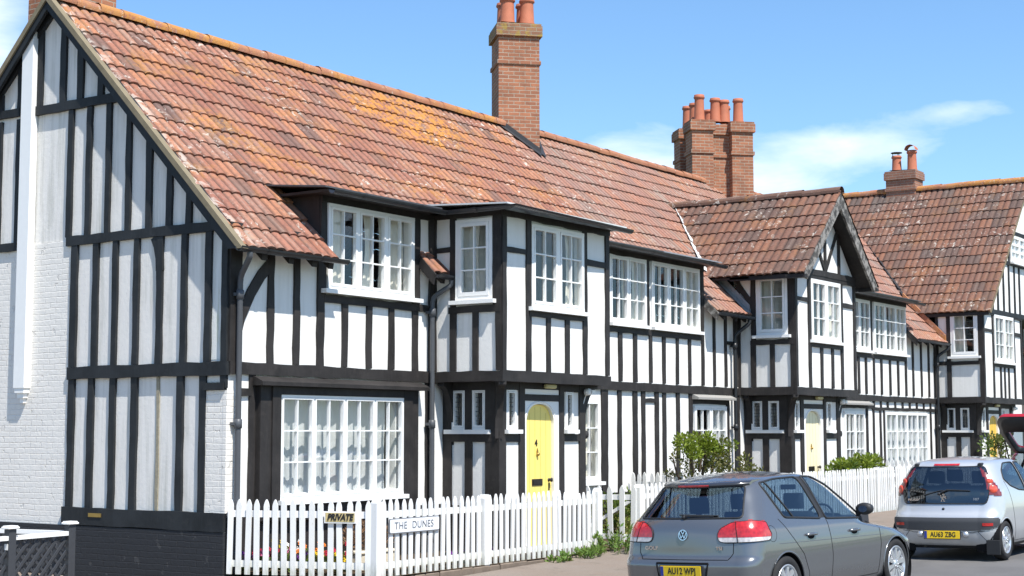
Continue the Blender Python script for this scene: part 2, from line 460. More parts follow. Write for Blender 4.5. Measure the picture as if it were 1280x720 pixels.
S = V((-.42, -1.0, 1.76)).normalized()          # towards the sun
sun = bpy.data.lights.new('sun', 'SUN'); so = bpy.data.objects.new('sun', sun); COL.objects.link(so)
sun.energy = 4.9; sun.angle = math.radians(.5); sun.color = (1, .955, .89)
so.rotation_euler = S.to_track_quat('Z', 'Y').to_euler()
so.location = (-20, -40, 60)
w = bpy.data.worlds.new('World'); scene.world = w; w.use_nodes = True
nt = w.node_tree; nt.nodes.clear(); n = N(nt)
sky = n('ShaderNodeTexSky', sky_type='NISHITA', sun_disc=False)
sky.sun_elevation = math.asin(S.z); sky.sun_rotation = math.atan2(S.x, S.y); sky.altitude = 10
sky.air_density = 1.15; sky.dust_density = .12; sky.ozone_density = 3.0
# thin fair-weather clouds, placed by direction in the sky
gen = n('ShaderNodeTexCoord').outputs['Generated']
sp = n('ShaderNodeSeparateXYZ', {0: gen})
az = n.math('ARCTAN2', sp.outputs[1], sp.outputs[0]); el = n.math('ARCSINE', sp.outputs[2])
azel = n('ShaderNodeCombineXYZ', {0: n.math('MULTIPLY', az, 5.), 1: n.math('MULTIPLY', el, 13.), 2: 0.}).outputs[0]
cn = n.noise(azel, 3.2, 9, .58, .25)
def blob(a0, e0, wa, we, amp):
    a = n.math('DIVIDE', n.math('SUBTRACT', az, a0), wa); e = n.math('DIVIDE', n.math('SUBTRACT', el, e0), we)
    d = n.math('ADD', n.math('MULTIPLY', a, a), n.math('MULTIPLY', e, e))
    return n.math('MULTIPLY', n.math('POWER', 2.718, n.math('MULTIPLY', d, -1.)), amp)
bank = blob(.525, .168, .05, .028, .76)
bank = n.math('ADD', bank, blob(.43, .156, .06, .032, .62))
bank = n.math('ADD', bank, blob(.375, .180, .055, .014, .56))
bank = n.math('ADD', bank, blob(.318, .198, .045, .009, .50))
bank = n.math('ADD', bank, blob(.96, .25, .06, .07, .95))
bank = n.math('ADD', bank, blob(2.6, .2, .9, .10, .6))
bank = n.math('ADD', bank, blob(-1.9, .22, 1.3, .12, .8))
bank = n.math('ADD', bank, blob(-.6, .16, .4, .06, .6))
cl = n.ramp(n.math('ADD', n.math('MULTIPLY', cn, .8), n.math('SUBTRACT', bank, .66)), [(.10, 0.), (.62, 1.)])
tint = n.mix(1., sky.outputs[0], (.80, 1.0, 1.17), 'MULTIPLY')
skyc = n.mix(n.math('MULTIPLY', cl, .85), tint, (7.4, 8.0, 8.7))
bg = n('ShaderNodeBackground', {'Color': skyc, 'Strength': .108})
out = n('ShaderNodeOutputWorld'); nt.links.new(bg.outputs[0], out.inputs[0])
scene.view_settings.view_transform = 'Standard'; scene.view_settings.look = 'None'
scene.view_settings.exposure = .6; scene.view_settings.gamma = 1.0
try: scene.view_settings.use_curve_mapping = False
except Exception: pass
scene.render.resolution_x = 1024; scene.render.resolution_y = 576
scene.render.engine = 'CYCLES'
scene.cycles.max_bounces = 8; scene.cycles.transparent_max_bounces = 24

# ------------------------------------------------------------------ ground
def lerp_tab(tab, x):
    if x <= tab[0][0]: return tab[0][1]
    for (a, b), (c, d) in zip(tab, tab[1:]):
        if x <= c: return b + (d - b) * (x - a) / (c - a)
    return tab[-1][1]
def zr(x): return lerp_tab([(-30, -.62), (-6, -.42), (1, -.25), (8.4, -.085), (14, -.02), (60, .02)], x)
def zp(x): return zr(x) + .115
xs = [-400, -120, -60, -30, -20, -14, -10, -8, -6, -4, -2, -1, 0, .5, 1, 2, 3, 4, 5, 6, 7, 8.4, 10, 12, 14, 18, 24, 30, 40, 60, 120, 400]
def ground_mats():
    m, nt, out = newmat('asphalt'); n = N(nt)
    g = n('ShaderNodeNewGeometry').outputs['Position']
    a = n.noise(g, 90., 3, .7); b = n.noise(g, .7, 4); d = n.noise(n.mapping(g, (.25, 1.4, 1)), 1., 4)
    c = n.mix(a, (.085, .083, .082), (.15, .147, .143))
    c = n.mix(n.ramp(b, [(.42, 0.), (.66, .5)]), c, (.17, .165, .16))
    c = n.mix(n.math('MULTIPLY', n.ramp(d, [(.55, 0.), (.7, 1.)]), .35), c, (.07, .068, .066))
    bsdf(n, out, c, .85, .25, bump=a, bs=.5, bd=.006); M['road'] = m
    m, nt, out = newmat('gravelly_pavement'); n = N(nt)
    g = n('ShaderNodeNewGeometry').outputs['Position']
    a = n.noise(g, 60., 4, .7); b = n.noise(g, 1.5, 4)
    c = n.mix(a, (.15, .12, .095), (.27, .22, .18)); c = n.mix(n.ramp(b, [(.4, 0.), (.65, .6)]), c, (.22, .19, .16))
    vo = n('ShaderNodeTexVoronoi', {'Vector': g, 'Scale': 45.}); c = n.mix(n.ramp(vo.outputs['Distance'], [(.08, .5), (.2, 0.)]), c, (.4, .36, .32))
    st_ = n.noise(g, 4., 6, .7); c = n.mix(n.ramp(st_, [(.55, 0.), (.7, .5)]), c, (.10, .085, .065))
    bsdf(n, out, c, .9, .15, bump=a, bs=.6, bd=.008); M['pavement'] = m
    m, nt, out = newmat('garden_earth'); n = N(nt)
    g = n('ShaderNodeNewGeometry').outputs['Position']
    a = n.noise(g, 25., 5, .7)
    c = n.mix(a, (.05, .035, .022), (.12, .09, .06))
    bsdf(n, out, c, .95, .1, bump=a, bs=.8, bd=.03); M['earth'] = m
    m, nt, out = newmat('field_grass'); n = N(nt)
    g = n('ShaderNodeNewGeometry').outputs['Position']
    c = n.mix(n.noise(g, .3, 5), (.05, .08, .025), (.09, .11, .04))
    bsdf(n, out, c, .95, .1); M['field'] = m
    M['kerb'] = simple('grey_kerb_stone', (.28, .27, .25), .85, .2, nscale=12, namt=.25, bs=.5)
ground_mats()
def sheet(name, mat, ys, zf):
    mb = MB()
    mb.grid([[(x, y, zf(x, y)) for x in xs] for y in ys], smooth=False)
    return tag(mb.build(name, mat), kind='structure')
sheet('ground', M['field'], [-600, -60, -25, -5, 0, 10, 60, 600], lambda x, y: zr(x) - .25)
YK = -4.75
sheet('road', M['road'], [-13.5, YK], lambda x, y: zr(x) + (-.02 if y > -6 else .07))
sheet('pavement', M['pavement'], [YK + .12, -2.06], lambda x, y: zp(x) + (0 if y < -3 else .02))
sheet('far_pavement', M['pavement'], [-16.5, -13.5], lambda x, y: zr(x) + .17)
mb = MB()
for i in range(len(xs) - 1):
    a, b = xs[i], xs[i + 1]
    k = max(1, int((b - a) / .9)) if -8 < a < 40 else 1
    for j in range(k):
        x0 = a + (b - a) * j / k + .005; x1 = a + (b - a) * (j + 1) / k - .005
        z0, z1 = zp(x0), zp(x1)
        P8 = [(x0, YK, z0 - .25), (x1, YK, z1 - .25), (x1, YK + .12, z1 - .25), (x0, YK + .12, z0 - .25), (x0, YK + .012, z0 + .004), (x1, YK + .012, z1 + .004), (x1, YK + .12, z1 + .004), (x0, YK + .12, z0 + .004)]
        for q in ((0, 1, 5, 4), (4, 5, 6, 7), (1, 2, 6, 5), (0, 4, 7, 3)): mb.face([P8[t] for t in q])
tag(mb.build('kerb', M['kerb']), kind='structure')
# raised front gardens behind the fences, from the house corner on
mb = MB()
mb.grid([[(x, y, .0) for x in (0.62, 3, 6, 9.9, 14, 21, 34)] for y in (-1.99, -.02)], smooth=False)
mb.face([(.0, -.02, -.002), (.62, -1.99, -.002), (.62, -.02, -.002)])
tag(mb.build('garden_soil', M['earth']), kind='structure')
mb = MB()
mb.grid([[(x, y, zp(x) - .01 + (y > 2) * .0) for x in (-60, -20, -8, -4, -2, -1, -.02)] for y in (-2.06, 0, 3, 10, 40)], smooth=False)
tag(mb.build('side_pavement', M['pavement']), kind='structure')
mb = MB(); mb.face([(-.02, -2.06, zp(0) - .011), (.5, -2.06, zp(0) - .011), (-.02, -.05, zp(0) - .011)])
tag(mb.build('corner_pavement', M['pavement']), kind='structure')
# ------------------------------------------------------------------ building helpers
FR = Frame((0, 0, 0), (1, 0, 0), (0, -1, 0))
WREG = []
def window(parent, F, u0, u1, z0, z1, lights=1, cols=2, rows=3, d=.0, fw=.042, mul=.05, cas=.036, bar=.019, sill=True, so=.06, lattice=False, label=None, mat='white', curtain=None, clabel=None, open_gap=0., bot=0.):
    """casement window: one white frame mesh, panes, sill; curtain is a thing of its own"""
    mb = MB()
    zi = z0 + bot
    F.box(mb, u0, u1, z1 - fw, z1, d - .07, d + .012)
    F.box(mb, u0, u1, zi, zi + fw, d - .07, d + .012)
    F.box(mb, u0, u0 + fw, zi + fw, z1 - fw, d - .07, d + .0105)
    F.box(mb, u1 - fw, u1, zi + fw, z1 - fw, d - .07, d + .0105)
    W = (u1 - u0 - 2 * fw - (lights - 1) * mul) / lights
    gl = MB()
    cm = MB()
    za, zb = zi + fw, z1 - fw
    for i in range(lights):
        a = u0 + fw + i * (W + mul); b = a + W
        if i < lights - 1: F.box(mb, b, b + mul, za, zb, d - .07, d + .008)
        g = .003
        F.box(mb, a + g, b - g, zb - cas, zb - g, d - .045, d + .019)
        F.box(mb, a + g, b - g, za + g, za + cas * 1.25, d - .045, d + .019)
        F.box(mb, a + g, a + cas, za + cas * 1.25, zb - cas, d - .045, d + .0175)
        F.box(mb, b - cas, b - g, za + cas * 1.25, zb - cas, d - .045, d + .0175)
        ia, ib, ja, jb = a + cas, b - cas, za + cas * 1.25, zb - cas
        F.quad(gl, ia - .004, ib + .004, ja - .004, jb + .004, d - .024)
        if lattice:
            nc, nr = 3, 7
            for c in range(1, nc): 
                u = ia + (ib - ia) * c / nc; F.box(cm, u - .004, u + .004, ja, jb, d - .03, d - .016)
            for r in range(1, nr):
                z = ja + (jb - ja) * r / nr; F.box(cm, ia, ib, z - .004, z + .004, d - .029, d - .015)
        else:
            for c in range(1, cols):
                u = ia + (ib - ia) * c / cols; F.box(mb, u - bar / 2, u + bar / 2, ja, jb, d - .04, d + .010)
            for r in range(1, rows):
                z = ja + (jb - ja) * r / rows; F.box(mb, ia, ib, z - bar / 2, z + bar / 2, d - .038, d + .0085)
    wo = mb.build('window', M[mat], parent)
    if label: wo['label'] = label
    gl.build('pane', M['glass'], wo)
    if lattice: cm.build('lead_lattice', M['lead_came'], wo)
    if sill:
        sb = MB(); F.poly(sb, [(u0 - so, z0 - .06), (u1 + so, z0 - .06), (u1 + so, z0 - .002), (u0 - so, z0 - .002)], d - .06, d + .085)
        sb.build('sill', M['white'], wo)
    if curtain:
        for ci, (ua, ub, ph) in enumerate(curtain):
            cb = MB()
            nfold = max(4, int((ub - ua) / .018)); rows_ = []
            A = RND.uniform(.009, .016); wl = RND.uniform(.12, .18)
            for r, z in enumerate([z0 + .03 + (z1 - z0 - .05) * k / 6 for k in range(7)]):
                row = []
                g_ = math.sin(PI * min(1, (6 - r) / 6 * 1.3)) * .55
                for j in range(nfold + 1):
                    t = j / nfold
                    if ph >= 0: uu = ua + (ub - ua) * t * (1 - ph * g_)
                    else: uu = ub - (ub - ua) * (1 - t) * (1 + ph * g_)
                    w_ = A * math.sin(2 * PI * (t * (ub - ua)) / wl + .6 * math.sin(r * .7 + j * .02)) + .008 * math.sin(r * 1.3 + j * .11)
                    row.append(F.p(uu, z, d - .17 + w_))
                rows_.append(row)
            cb.grid(rows_)
            cname, clab, cmat = clabel
            pos = '' if len(curtain) == 1 else ('left hand ', 'right hand ', 'inner ')[ci]
            tag(cb.build(cname, M[cmat]), pos + clab, 'curtain', 'curtains behind the windows')
    return wo

def sides(u0, u1, f=.22, l=True, r=True):
    w_ = (u1 - u0); o = []
    if l: o.append((u0 + .04, u0 + w_ * f, .35))
    if r: o.append((u1 - w_ * f, u1 - .04, -.35))
    return o

# ---- tiled slopes
TW, TE = .175, .381
def hsh(a, b, c=0):
    x = math.sin(a * 12.9898 + b * 78.233 + c * 37.719) * 43758.5453
    return x - math.floor(x)
def tiles(mb, O, U, Vv, u0, u1, v0, v1, e=TE, w=TW, clip=None, sag=.0, res=7):
    O, U, Vv = V(O), V(U).normalized(), V(Vv).normalized()
    Nn = U.cross(Vv).normalized()
    if Nn.z < 0: Nn = -Nn
    flip = U.cross(Vv).z < 0
    prof = [(0, 0.), (.1, .62), (.25, .93), (.45, 1.), (.66, .9), (.84, .5), (.94, .1)] if res == 7 else [(0, 0), (.2, .85), (.5, 1), (.8, .6)]
    cols = []
    k = math.floor(u0 / w)
    while k * w < u1:
        for f, h in prof:
            u = (k + f) * w
            if u0 - 1e-6 <= u <= u1: cols.append((u, h, k, f))
        k += 1
    cols = [(u0, 0, math.floor(u0 / w), 0)] + cols + [(u1, 0, math.floor(u1 / w), 1)]
    c = math.floor(v0 / e + 1e-6)
    while c * e < v1 - 1e-6:
        a, b = max(v0, c * e), min(v1, (c + 1) * e)
        if b - a > .01:
            rows = []; uvs = []
            for q, v in enumerate((a, a, (a + b) / 2, b)):
                row = []; uv = []
                t = (v - c * e) / e
                for (u, h, kk, f) in cols:
                    tile = kk // 2
                    dj = (hsh(tile, c) - .5) * .03 if 0 < q < 3 or q == 0 else (hsh(tile, c + 1) - .5) * .03 * 0
                    lift = (hsh(tile, c, 3) - .3) * .012
                    hh = h * .029 + .024 * (1 - t) + (lift if q in (1, 2) else 0)
                    if q == 0: hh = h * .029 - .006
                    dv = dj * (1 - t)
                    sg = sag * (math.sin(u * .9 + 1.3) + .6 * math.sin(u * 2.1 + v))
                    row.append(O + U * u + Vv * (v + dv) + Nn * (hh + sg))
                    uv.append((u / w, c + .02 + .96 * t if q else c + .02))
                rows.append(row); uvs.append(uv)
            if flip: rows = [list(reversed(r)) for r in rows]; uvs = [list(reversed(r)) for r in uvs]
            mb.grid(rows[:2], uvs[:2], smooth=False)
            mb.grid(rows[1:], uvs[1:], smooth=True)
        c += 1

def ridge(mb, a, b, r=.11, n=8, seg=.42):
    a, b = V(a), V(b); L = (b - a).length; t = (b - a) / L
    side = t.cross(V((0, 0, 1))).normalized()
    k = max(1, int(L / seg))
    for i in range(k):
        p0, p1 = a + t * (L * i / k), a + t * (L * (i + 1) / k + .03)
        dz = (hsh(i, L) - .5) * .02
        rows = []
        for p, rr in ((p0, r), (p1, r * .93)):
            rows.append([p + side * (rr * math.cos(th)) * 1.15 + V((0, 0, rr * math.sin(th) + dz)) for th in [PI * (j / n) * 1.24 - .12 * PI for j in range(n + 1)]])
        mb.grid(rows, smooth=True)
        mb.face(rows[1] if True else [])

def gutter(parent, path, r=.062):
    """half-round gutter along a path of points (z = rim)"""
    mb = MB()
    pts = [V(p) for p in path]
    n = 8; rows = []
    for i, p in enumerate(pts):
        t = (pts[min(i + 1, len(pts) - 1)] - pts[max(0, i - 1)]); t.z = 0; t.normalize()
        s_ = V((t.y, -t.x, 0))
        k = 1.
        if 0 < i < len(pts) - 1:
            t1 = (pts[i] - pts[i - 1]).normalized(); c = max(.3, t1.dot(t)); k = 1 / c
        row = [p + s_ * (r * k * math.cos(th)) - V((0, 0, r * math.sin(th))) for th in [PI * j / n for j in range(n + 1)]]
        row += [p + s_ * ((r - .008) * k * math.cos(th)) - V((0, 0, (r - .008) * math.sin(th))) for th in [PI * (n - j) / n for j in range(n + 1)]]
        rows.append(row)
    mb.grid(rows, closed=True, smooth=False)
    mb.face(rows[0]); mb.face(list(reversed(rows[-1])))
    # union brackets
    for i in range(len(pts) - 1):
        L = (pts[i + 1] - pts[i]).length; t = (pts[i + 1] - pts[i]) / L
        s_ = V((t.y, -t.x, 0)).normalized()
        for j in range(max(1, int(L / .95))):
            q = pts[i] + t * (L * (j + .5) / max(1, int(L / .95)))
            rr = r + .008
            rw = []
            for dt in (-.03, .03):
                rw.append([q + t * dt + s_ * (rr * math.cos(th)) - V((0, 0, rr * math.sin(th) - .004)) for th in [PI * k / n for k in range(n + 1)]])
            mb.grid(rw, smooth=False)
    return mb.build('gutter', M['gutter'], parent)

def downpipe(parent, path, r=.038, mat='pipe'):
    mb = MB()
    # round off the bends
    P_ = [V(p) for p in path]; q = [P_[0]]
    for i in range(1, len(P_) - 1):
        a = (P_[i - 1] - P_[i]); b = (P_[i + 1] - P_[i])
        k = min(.08, a.length * .4, b.length * .4)
        q += [P_[i] + a.normalized() * k, P_[i] + (a.normalized() + b.normalized()) * k * .25, P_[i] + b.normalized() * k]
    q.append(P_[-1])
    mb.tube(q, r, 10)
    for i in range(1, len(P_)):
        if (P_[i] - P_[i - 1]).length > 1.2:
            L = (P_[i] - P_[i - 1]).length
            for t in (.06, .5, .94):
                c = P_[i - 1].lerp(P_[i], t)
                mb.lathe([(r, -.06), (r + .013, -.055), (r + .013, .055), (r, .06)], c, 10)
                mb.box(c.x - .07, c.x + .07, c.y + .01, c.y + .075, c.z - .02, c.z + .02)
    return mb.build('downpipe', M[mat], parent)

def arch_pts(uc, w, zs, zt, n=10):
    """gothic-ish arch outline from right springing to left springing"""
    h = w / 2; rise = zt - zs; o = []
    for i in range(n + 1):
        t = i / n
        o.append((uc + h * (1 - t ** 1.75) ** .85 if t < 1 else uc, zs + rise * (math.sin(t * PI / 2) ** .9)))
    r = o[:]
    l = [(2 * uc - u, z) for u, z in reversed(o[:-1])]
    return r + l

def door(parent, F, uc, w, zs, zt, z0, mat, d, number=None, fittings=True):
    """arched plank door in an arched opening; F.d = d is the face of the white door case"""
    mb = MB()
    pts = [(uc + w / 2, z0)] + arch_pts(uc, w, zs, zt) + [(uc - w / 2, z0)]
    F.poly(mb, list(pts), d - .10, d - .05)
    # plank joints
    o = mb.build('door', M[mat], parent)
    gm = MB()
    for k in range(1, 5):
        u = uc - w / 2 + w * k / 5
        zt_ = zs + (zt - zs) * (1 - (abs(u - uc) / (w / 2)) ** 2) - .03
        F.box(gm, u - .003, u + .003, z0 + .04, zt_, d - .052, d - .0485)
    gm.build('plank_joints', M[mat + '_joint'], o)
    if fittings:
        hb = MB(); c = F.p(uc + w / 2 - .07, z0 + .98, d - .05)
        hb.lathe([(.0, -.065), (.03, -.06), (.034, -.045), (.02, -.03), (.012, -.012), (.028, -.008), (.028, 0)], c, 12, 'y')
        F.box(hb, uc + w / 2 - .085, uc + w / 2 - .055, z0 + .82, z0 + .93, d - .052, d - .04)
        hb.build('handle', M['dark_metal'], o)
        lb = MB(); F.box(lb, uc - .16, uc + .12, z0 + .90, z0 + 1.0, d - .052, d - .04)
        F.box(lb, uc - .13, uc + .09, z0 + .925, z0 + .975, d - .045, d - .034)
        lb.build('letterbox', M['dark_metal'], o)
        kb = MB(); c = F.p(uc - .02, z0 + 1.42, d - .045)
        F.poly(kb, [(uc - .04, z0 + 1.41), (uc - .02, z0 + 1.33), (uc, z0 + 1.41), (uc - .02, z0 + 1.46)], d - .05, d - .035)
        kb.lathe([(.0, -.035), (.022, -.03), (.027, -.015), (.024, 0)], F.p(uc - .02, z0 + 1.37, d - .04), 10, 'y')
        kb.build('knocker', M['brass'], o)
    return o
for k_, c_ in (('yellow', (.5, .37, .06)), ('cream', (.5, .42, .22)), ('yellow_deep', (.4, .24, .03))):
    M[k_ + '_joint'] = simple(k_ + '_joint_shadow', c_, .6, .2, bs=0)

# ---- lettering as real flat meshes
def letters(text, size, mat, F_o, F_u, F_v, parent=None, name='lettering', depth=.004, shear=0., spacing=1.0, sx=1.0, align='CENTER', bold=0.):
    cu = bpy.data.curves.new('t', 'FONT'); cu.body = text; cu.size = size; cu.align_x = align; cu.align_y = 'CENTER'
    cu.extrude = depth / 2; cu.shear = shear; cu.space_character = spacing; cu.offset = bold
    o = bpy.data.objects.new('t', cu); COL.objects.link(o)
    dg = bpy.context.evaluated_depsgraph_get()
    me = bpy.data.meshes.new_from_object(o.evaluated_get(dg))
    bpy.data.objects.remove(o); bpy.data.curves.remove(cu)
    u, v = V(F_u).normalized(), V(F_v).normalized(); nn = u.cross(v)
    mt = Matrix(((u.x * sx, v.x, nn.x, F_o[0]), (u.y * sx, v.y, nn.y, F_o[1]), (u.z * sx, v.z, nn.z, F_o[2]), (0, 0, 0, 1)))
    me.transform(mt); me.materials.clear(); me.materials.append(mat)
    me.name = name
    ob = bpy.data.objects.new(name, me); COL.objects.link(ob)
    if parent: ob.parent = parent
    return ob
# ------------------------------------------------------------------ the terrace
YB, YG = -1.235, -1.0                       # bay front (upper floor), porch front (ground floor)
ZB0, ZB1 = 2.475, 2.63                      # bressummer
ZW, ZE = 4.97, 4.05                         # wall head at the flat-roofed dormers; low eaves
SL = V((0, 3.78, 3.76)).normalized()
def roof_z(y): return ZE + (y + .3) * 3.76 / 3.78
H1 = empty('terraced_house'); tag(H1, 'near end house of the terrace with big timbered gable, yellow arched door number 4', 'house', 'timbered houses of the terrace')
H2 = empty('terraced_house', (10.65, 0, 0)); tag(H2, 'middle house of the terrace with small gabled porch bay and cream door', 'house', 'timbered houses of the terrace')
H3 = empty('terraced_house', (21.4, 0, 0)); tag(H3, 'far end house of the terrace with large brown tiled cross wing roof', 'house', 'timbered houses of the terrace')
class Off:
    """build with world coordinates, parent to a house placed at its own base"""
def fix(o, root):
    o.parent = root
    o.matrix_parent_inverse = Matrix.Translation(-root.location)
_build = MB.build
def build_fix(s, name, mat, parent=None, smooth=None):
    o = _build(s, name, mat, parent, smooth)
    if parent is not None and parent in (H1, H2, H3):
        o.matrix_parent_inverse = Matrix.Translation(-parent.location)
    return o
MB.build = build_fix

WIN = {}   # window openings on the main front: (u0,u1,z0,z1)
def front(root, x0, x1, holes, low):
    """plaster wall of the main front; low = list of (xa,xb) where the eaves come down"""
    mb = MB(); cuts = sorted({x0, x1} | {a for a, b in low} | {b for a, b in low})
    cuts = [c for c in cuts if x0 <= c <= x1]
    FR.wall(mb, x0, x1, .0, 2.52, [h for h in holes if h[3] < 2.5], 0)
    for a, b in zip(cuts, cuts[1:]):
        lo = any(l[0] - .001 <= a and b <= l[1] + .001 for l in low)
        FR.wall(mb, a, b, 2.52, roof_z(0) + .02 if lo else ZW + .05, [h for h in holes if h[0] > a and h[1] < b and h[2] > 2.5], 0)
    return mb.build('front_wall', M['plaster'], root)

def studs(mb, F, us, z0, z1, w=.12, d=.03):
    for u in us:
        if isinstance(u, tuple): u, ww = u
        else: ww = w
        F.timber(mb, (u, z0), (u, z1), ww * RND.uniform(.93, 1.07), d)

# ---------------------------------------------------------------- house 1, main front
gw = (.85, 3.42, .87, 2.24)                # big ground-floor window (in a boxed surround)
holes = [(.92, 3.35, .95, 2.2), (1.87, 3.66, 3.74, 4.84), (7.62, 8.86, .9, 2.28), (9.29, 10.53, 3.72, 4.84)]
front(H1, 0, 10.65, holes, [(0, 1.72)])
tm = MB()
# wall plates and bressummer
FR.timber(tm, (0.0, 2.555), (4.3, 2.545), .155, .05)
FR.timber(tm, (.0, .35), (4.45, .35), .68, .026, jit=.0)
# upper floor, left of the window
studs(tm, FR, [(.10, .2)], 2.63, 4.40, d=.04)
studs(tm, FR, [.75, 1.24], 2.63, 4.40)
studs(tm, FR, [(1.71, .13)], 2.63, 4.40, d=.034)
FR.curve_timber(tm, [(.06, 2.72), (.2, 3.2), (.38, 3.52), (.56, 3.76), (.74, 3.93)], .15, .027)
FR.timber(tm, (1.77, 3.55), (4.12, 3.55), .10, .036)
studs(tm, FR, [2.22, 2.73, 3.23, 3.78], 2.63, 3.5)
FR.timber(tm, (3.80, 3.6), (3.80, 4.95), .15, .034)
FR.timber(tm, (1.76, 3.6), (1.76, 4.95), .12, .032)
FR.timber(tm, (4.18, 2.63), (4.18, 4.9), .14, .04)
FR.timber(tm, (1.7, 4.93), (4.2, 4.93), .14, .044)
# ground floor
studs(tm, FR, [.43], .69, 2.475, .1)
FR.timber(tm, (.2, 2.25), (.40, 2.25), .09, .033)
FR.timber(tm, (4.10, .69), (4.10, 2.47), .13, .03)
tm.build('timber_framing', M['timber'], H1); tm = MB()
# right of the bay
FR.timber(tm, (7.1, 2.55), (10.65, 2.545), .155, .05); FR.timber(tm, (6.85, .35), (10.65, .35), .68, .026, jit=.0)
FR.timber(tm, (7.25, 3.55), (10.65, 3.545), .10, .036)
studs(tm, FR, [7.5, 8.05, 8.6, 9.14, 9.64, 10.16], 2.63, 3.5)
FR.timber(tm, (9.22, 3.6), (9.22, 4.95), .1, .032); FR.timber(tm, (10.60, 3.5), (10.60, 4.95), .13, .038)
studs(tm, FR, [8.6], 3.6, 4.9); FR.timber(tm, (7.2, 4.93), (10.65, 4.93), .14, .044)
studs(tm, FR, [(9.09, .2), 9.6, (10.14, .15), 10.44], .69, 2.47)
tm.build('timber_framing', M['timber'], H1)
pb = MB(); FR.box(pb, -.02, .22, .0, 2.2, -.05, .012); pb.build('brick_pier', M['brick_white'], H1)

# boxed window surround
sb = MB()
FR.box(sb, .5, .70, .62, 2.36, -.02, .10); FR.box(sb, .70, .86, .62, 2.34, -.02, .125)
FR.box(sb, 3.41, 3.60, .62, 2.34, -.02, .125); FR.box(sb, 3.60, 3.76, .62, 2.36, -.02, .10)
FR.box(sb, .86, 3.41, 2.23, 2.335, -.02, .122); FR.box(sb, .86, 3.41, .60, .82, -.02, .118)
sb.prism([FR.p(.42, 2.34, -.01), FR.p(.42, 2.34, .21), FR.p(.42, 2.39, .21), FR.p(.42, 2.46, .055), FR.p(.42, 2.46, -.01)][::-1], (3.46, 0, 0))
sb.build('window_surround', M['timber'], H1)
FRW = Frame((0, -.10, 0), (1, 0, 0), (0, -1, 0))
window(H1, FRW, *gw, lights=4, d=.0, fw=.04, mul=.03, cas=.028, bar=.018, so=.03, curtain=[(.92, 3.2, 0.0)], clabel=('net_curtain', 'white net curtain across the big ground floor window of the near house', 'net'))
window(H1, FR, 1.82, 3.71, 3.68, 4.86, lights=3, d=.045, fw=.045, mul=.06, so=.12, curtain=[(1.90, 2.36, .3), (3.08, 3.64, -.12), (2.74, 2.98, -.5)], clabel=('curtain', 'cream curtain in the dormer window nearest the gable', 'curtain'))
window(H1, FR, 7.6, 8.9, .9, 2.3, lights=2, d=.03, curtain=sides(7.6, 8.9), clabel=('curtain', 'cream curtain in the ground floor window behind the porch bracket', 'curtain'))
window(H1, FR, 9.26, 10.56, 3.66, 4.87, lights=2, d=.03, mul=.06, so=.03, curtain=sides(9.26, 10.56, .2, False, True) + [(9.95, 10.2, .2)], clabel=('curtain', 'pale curtain in the two light window right of the yellow door bay', 'curtain'))

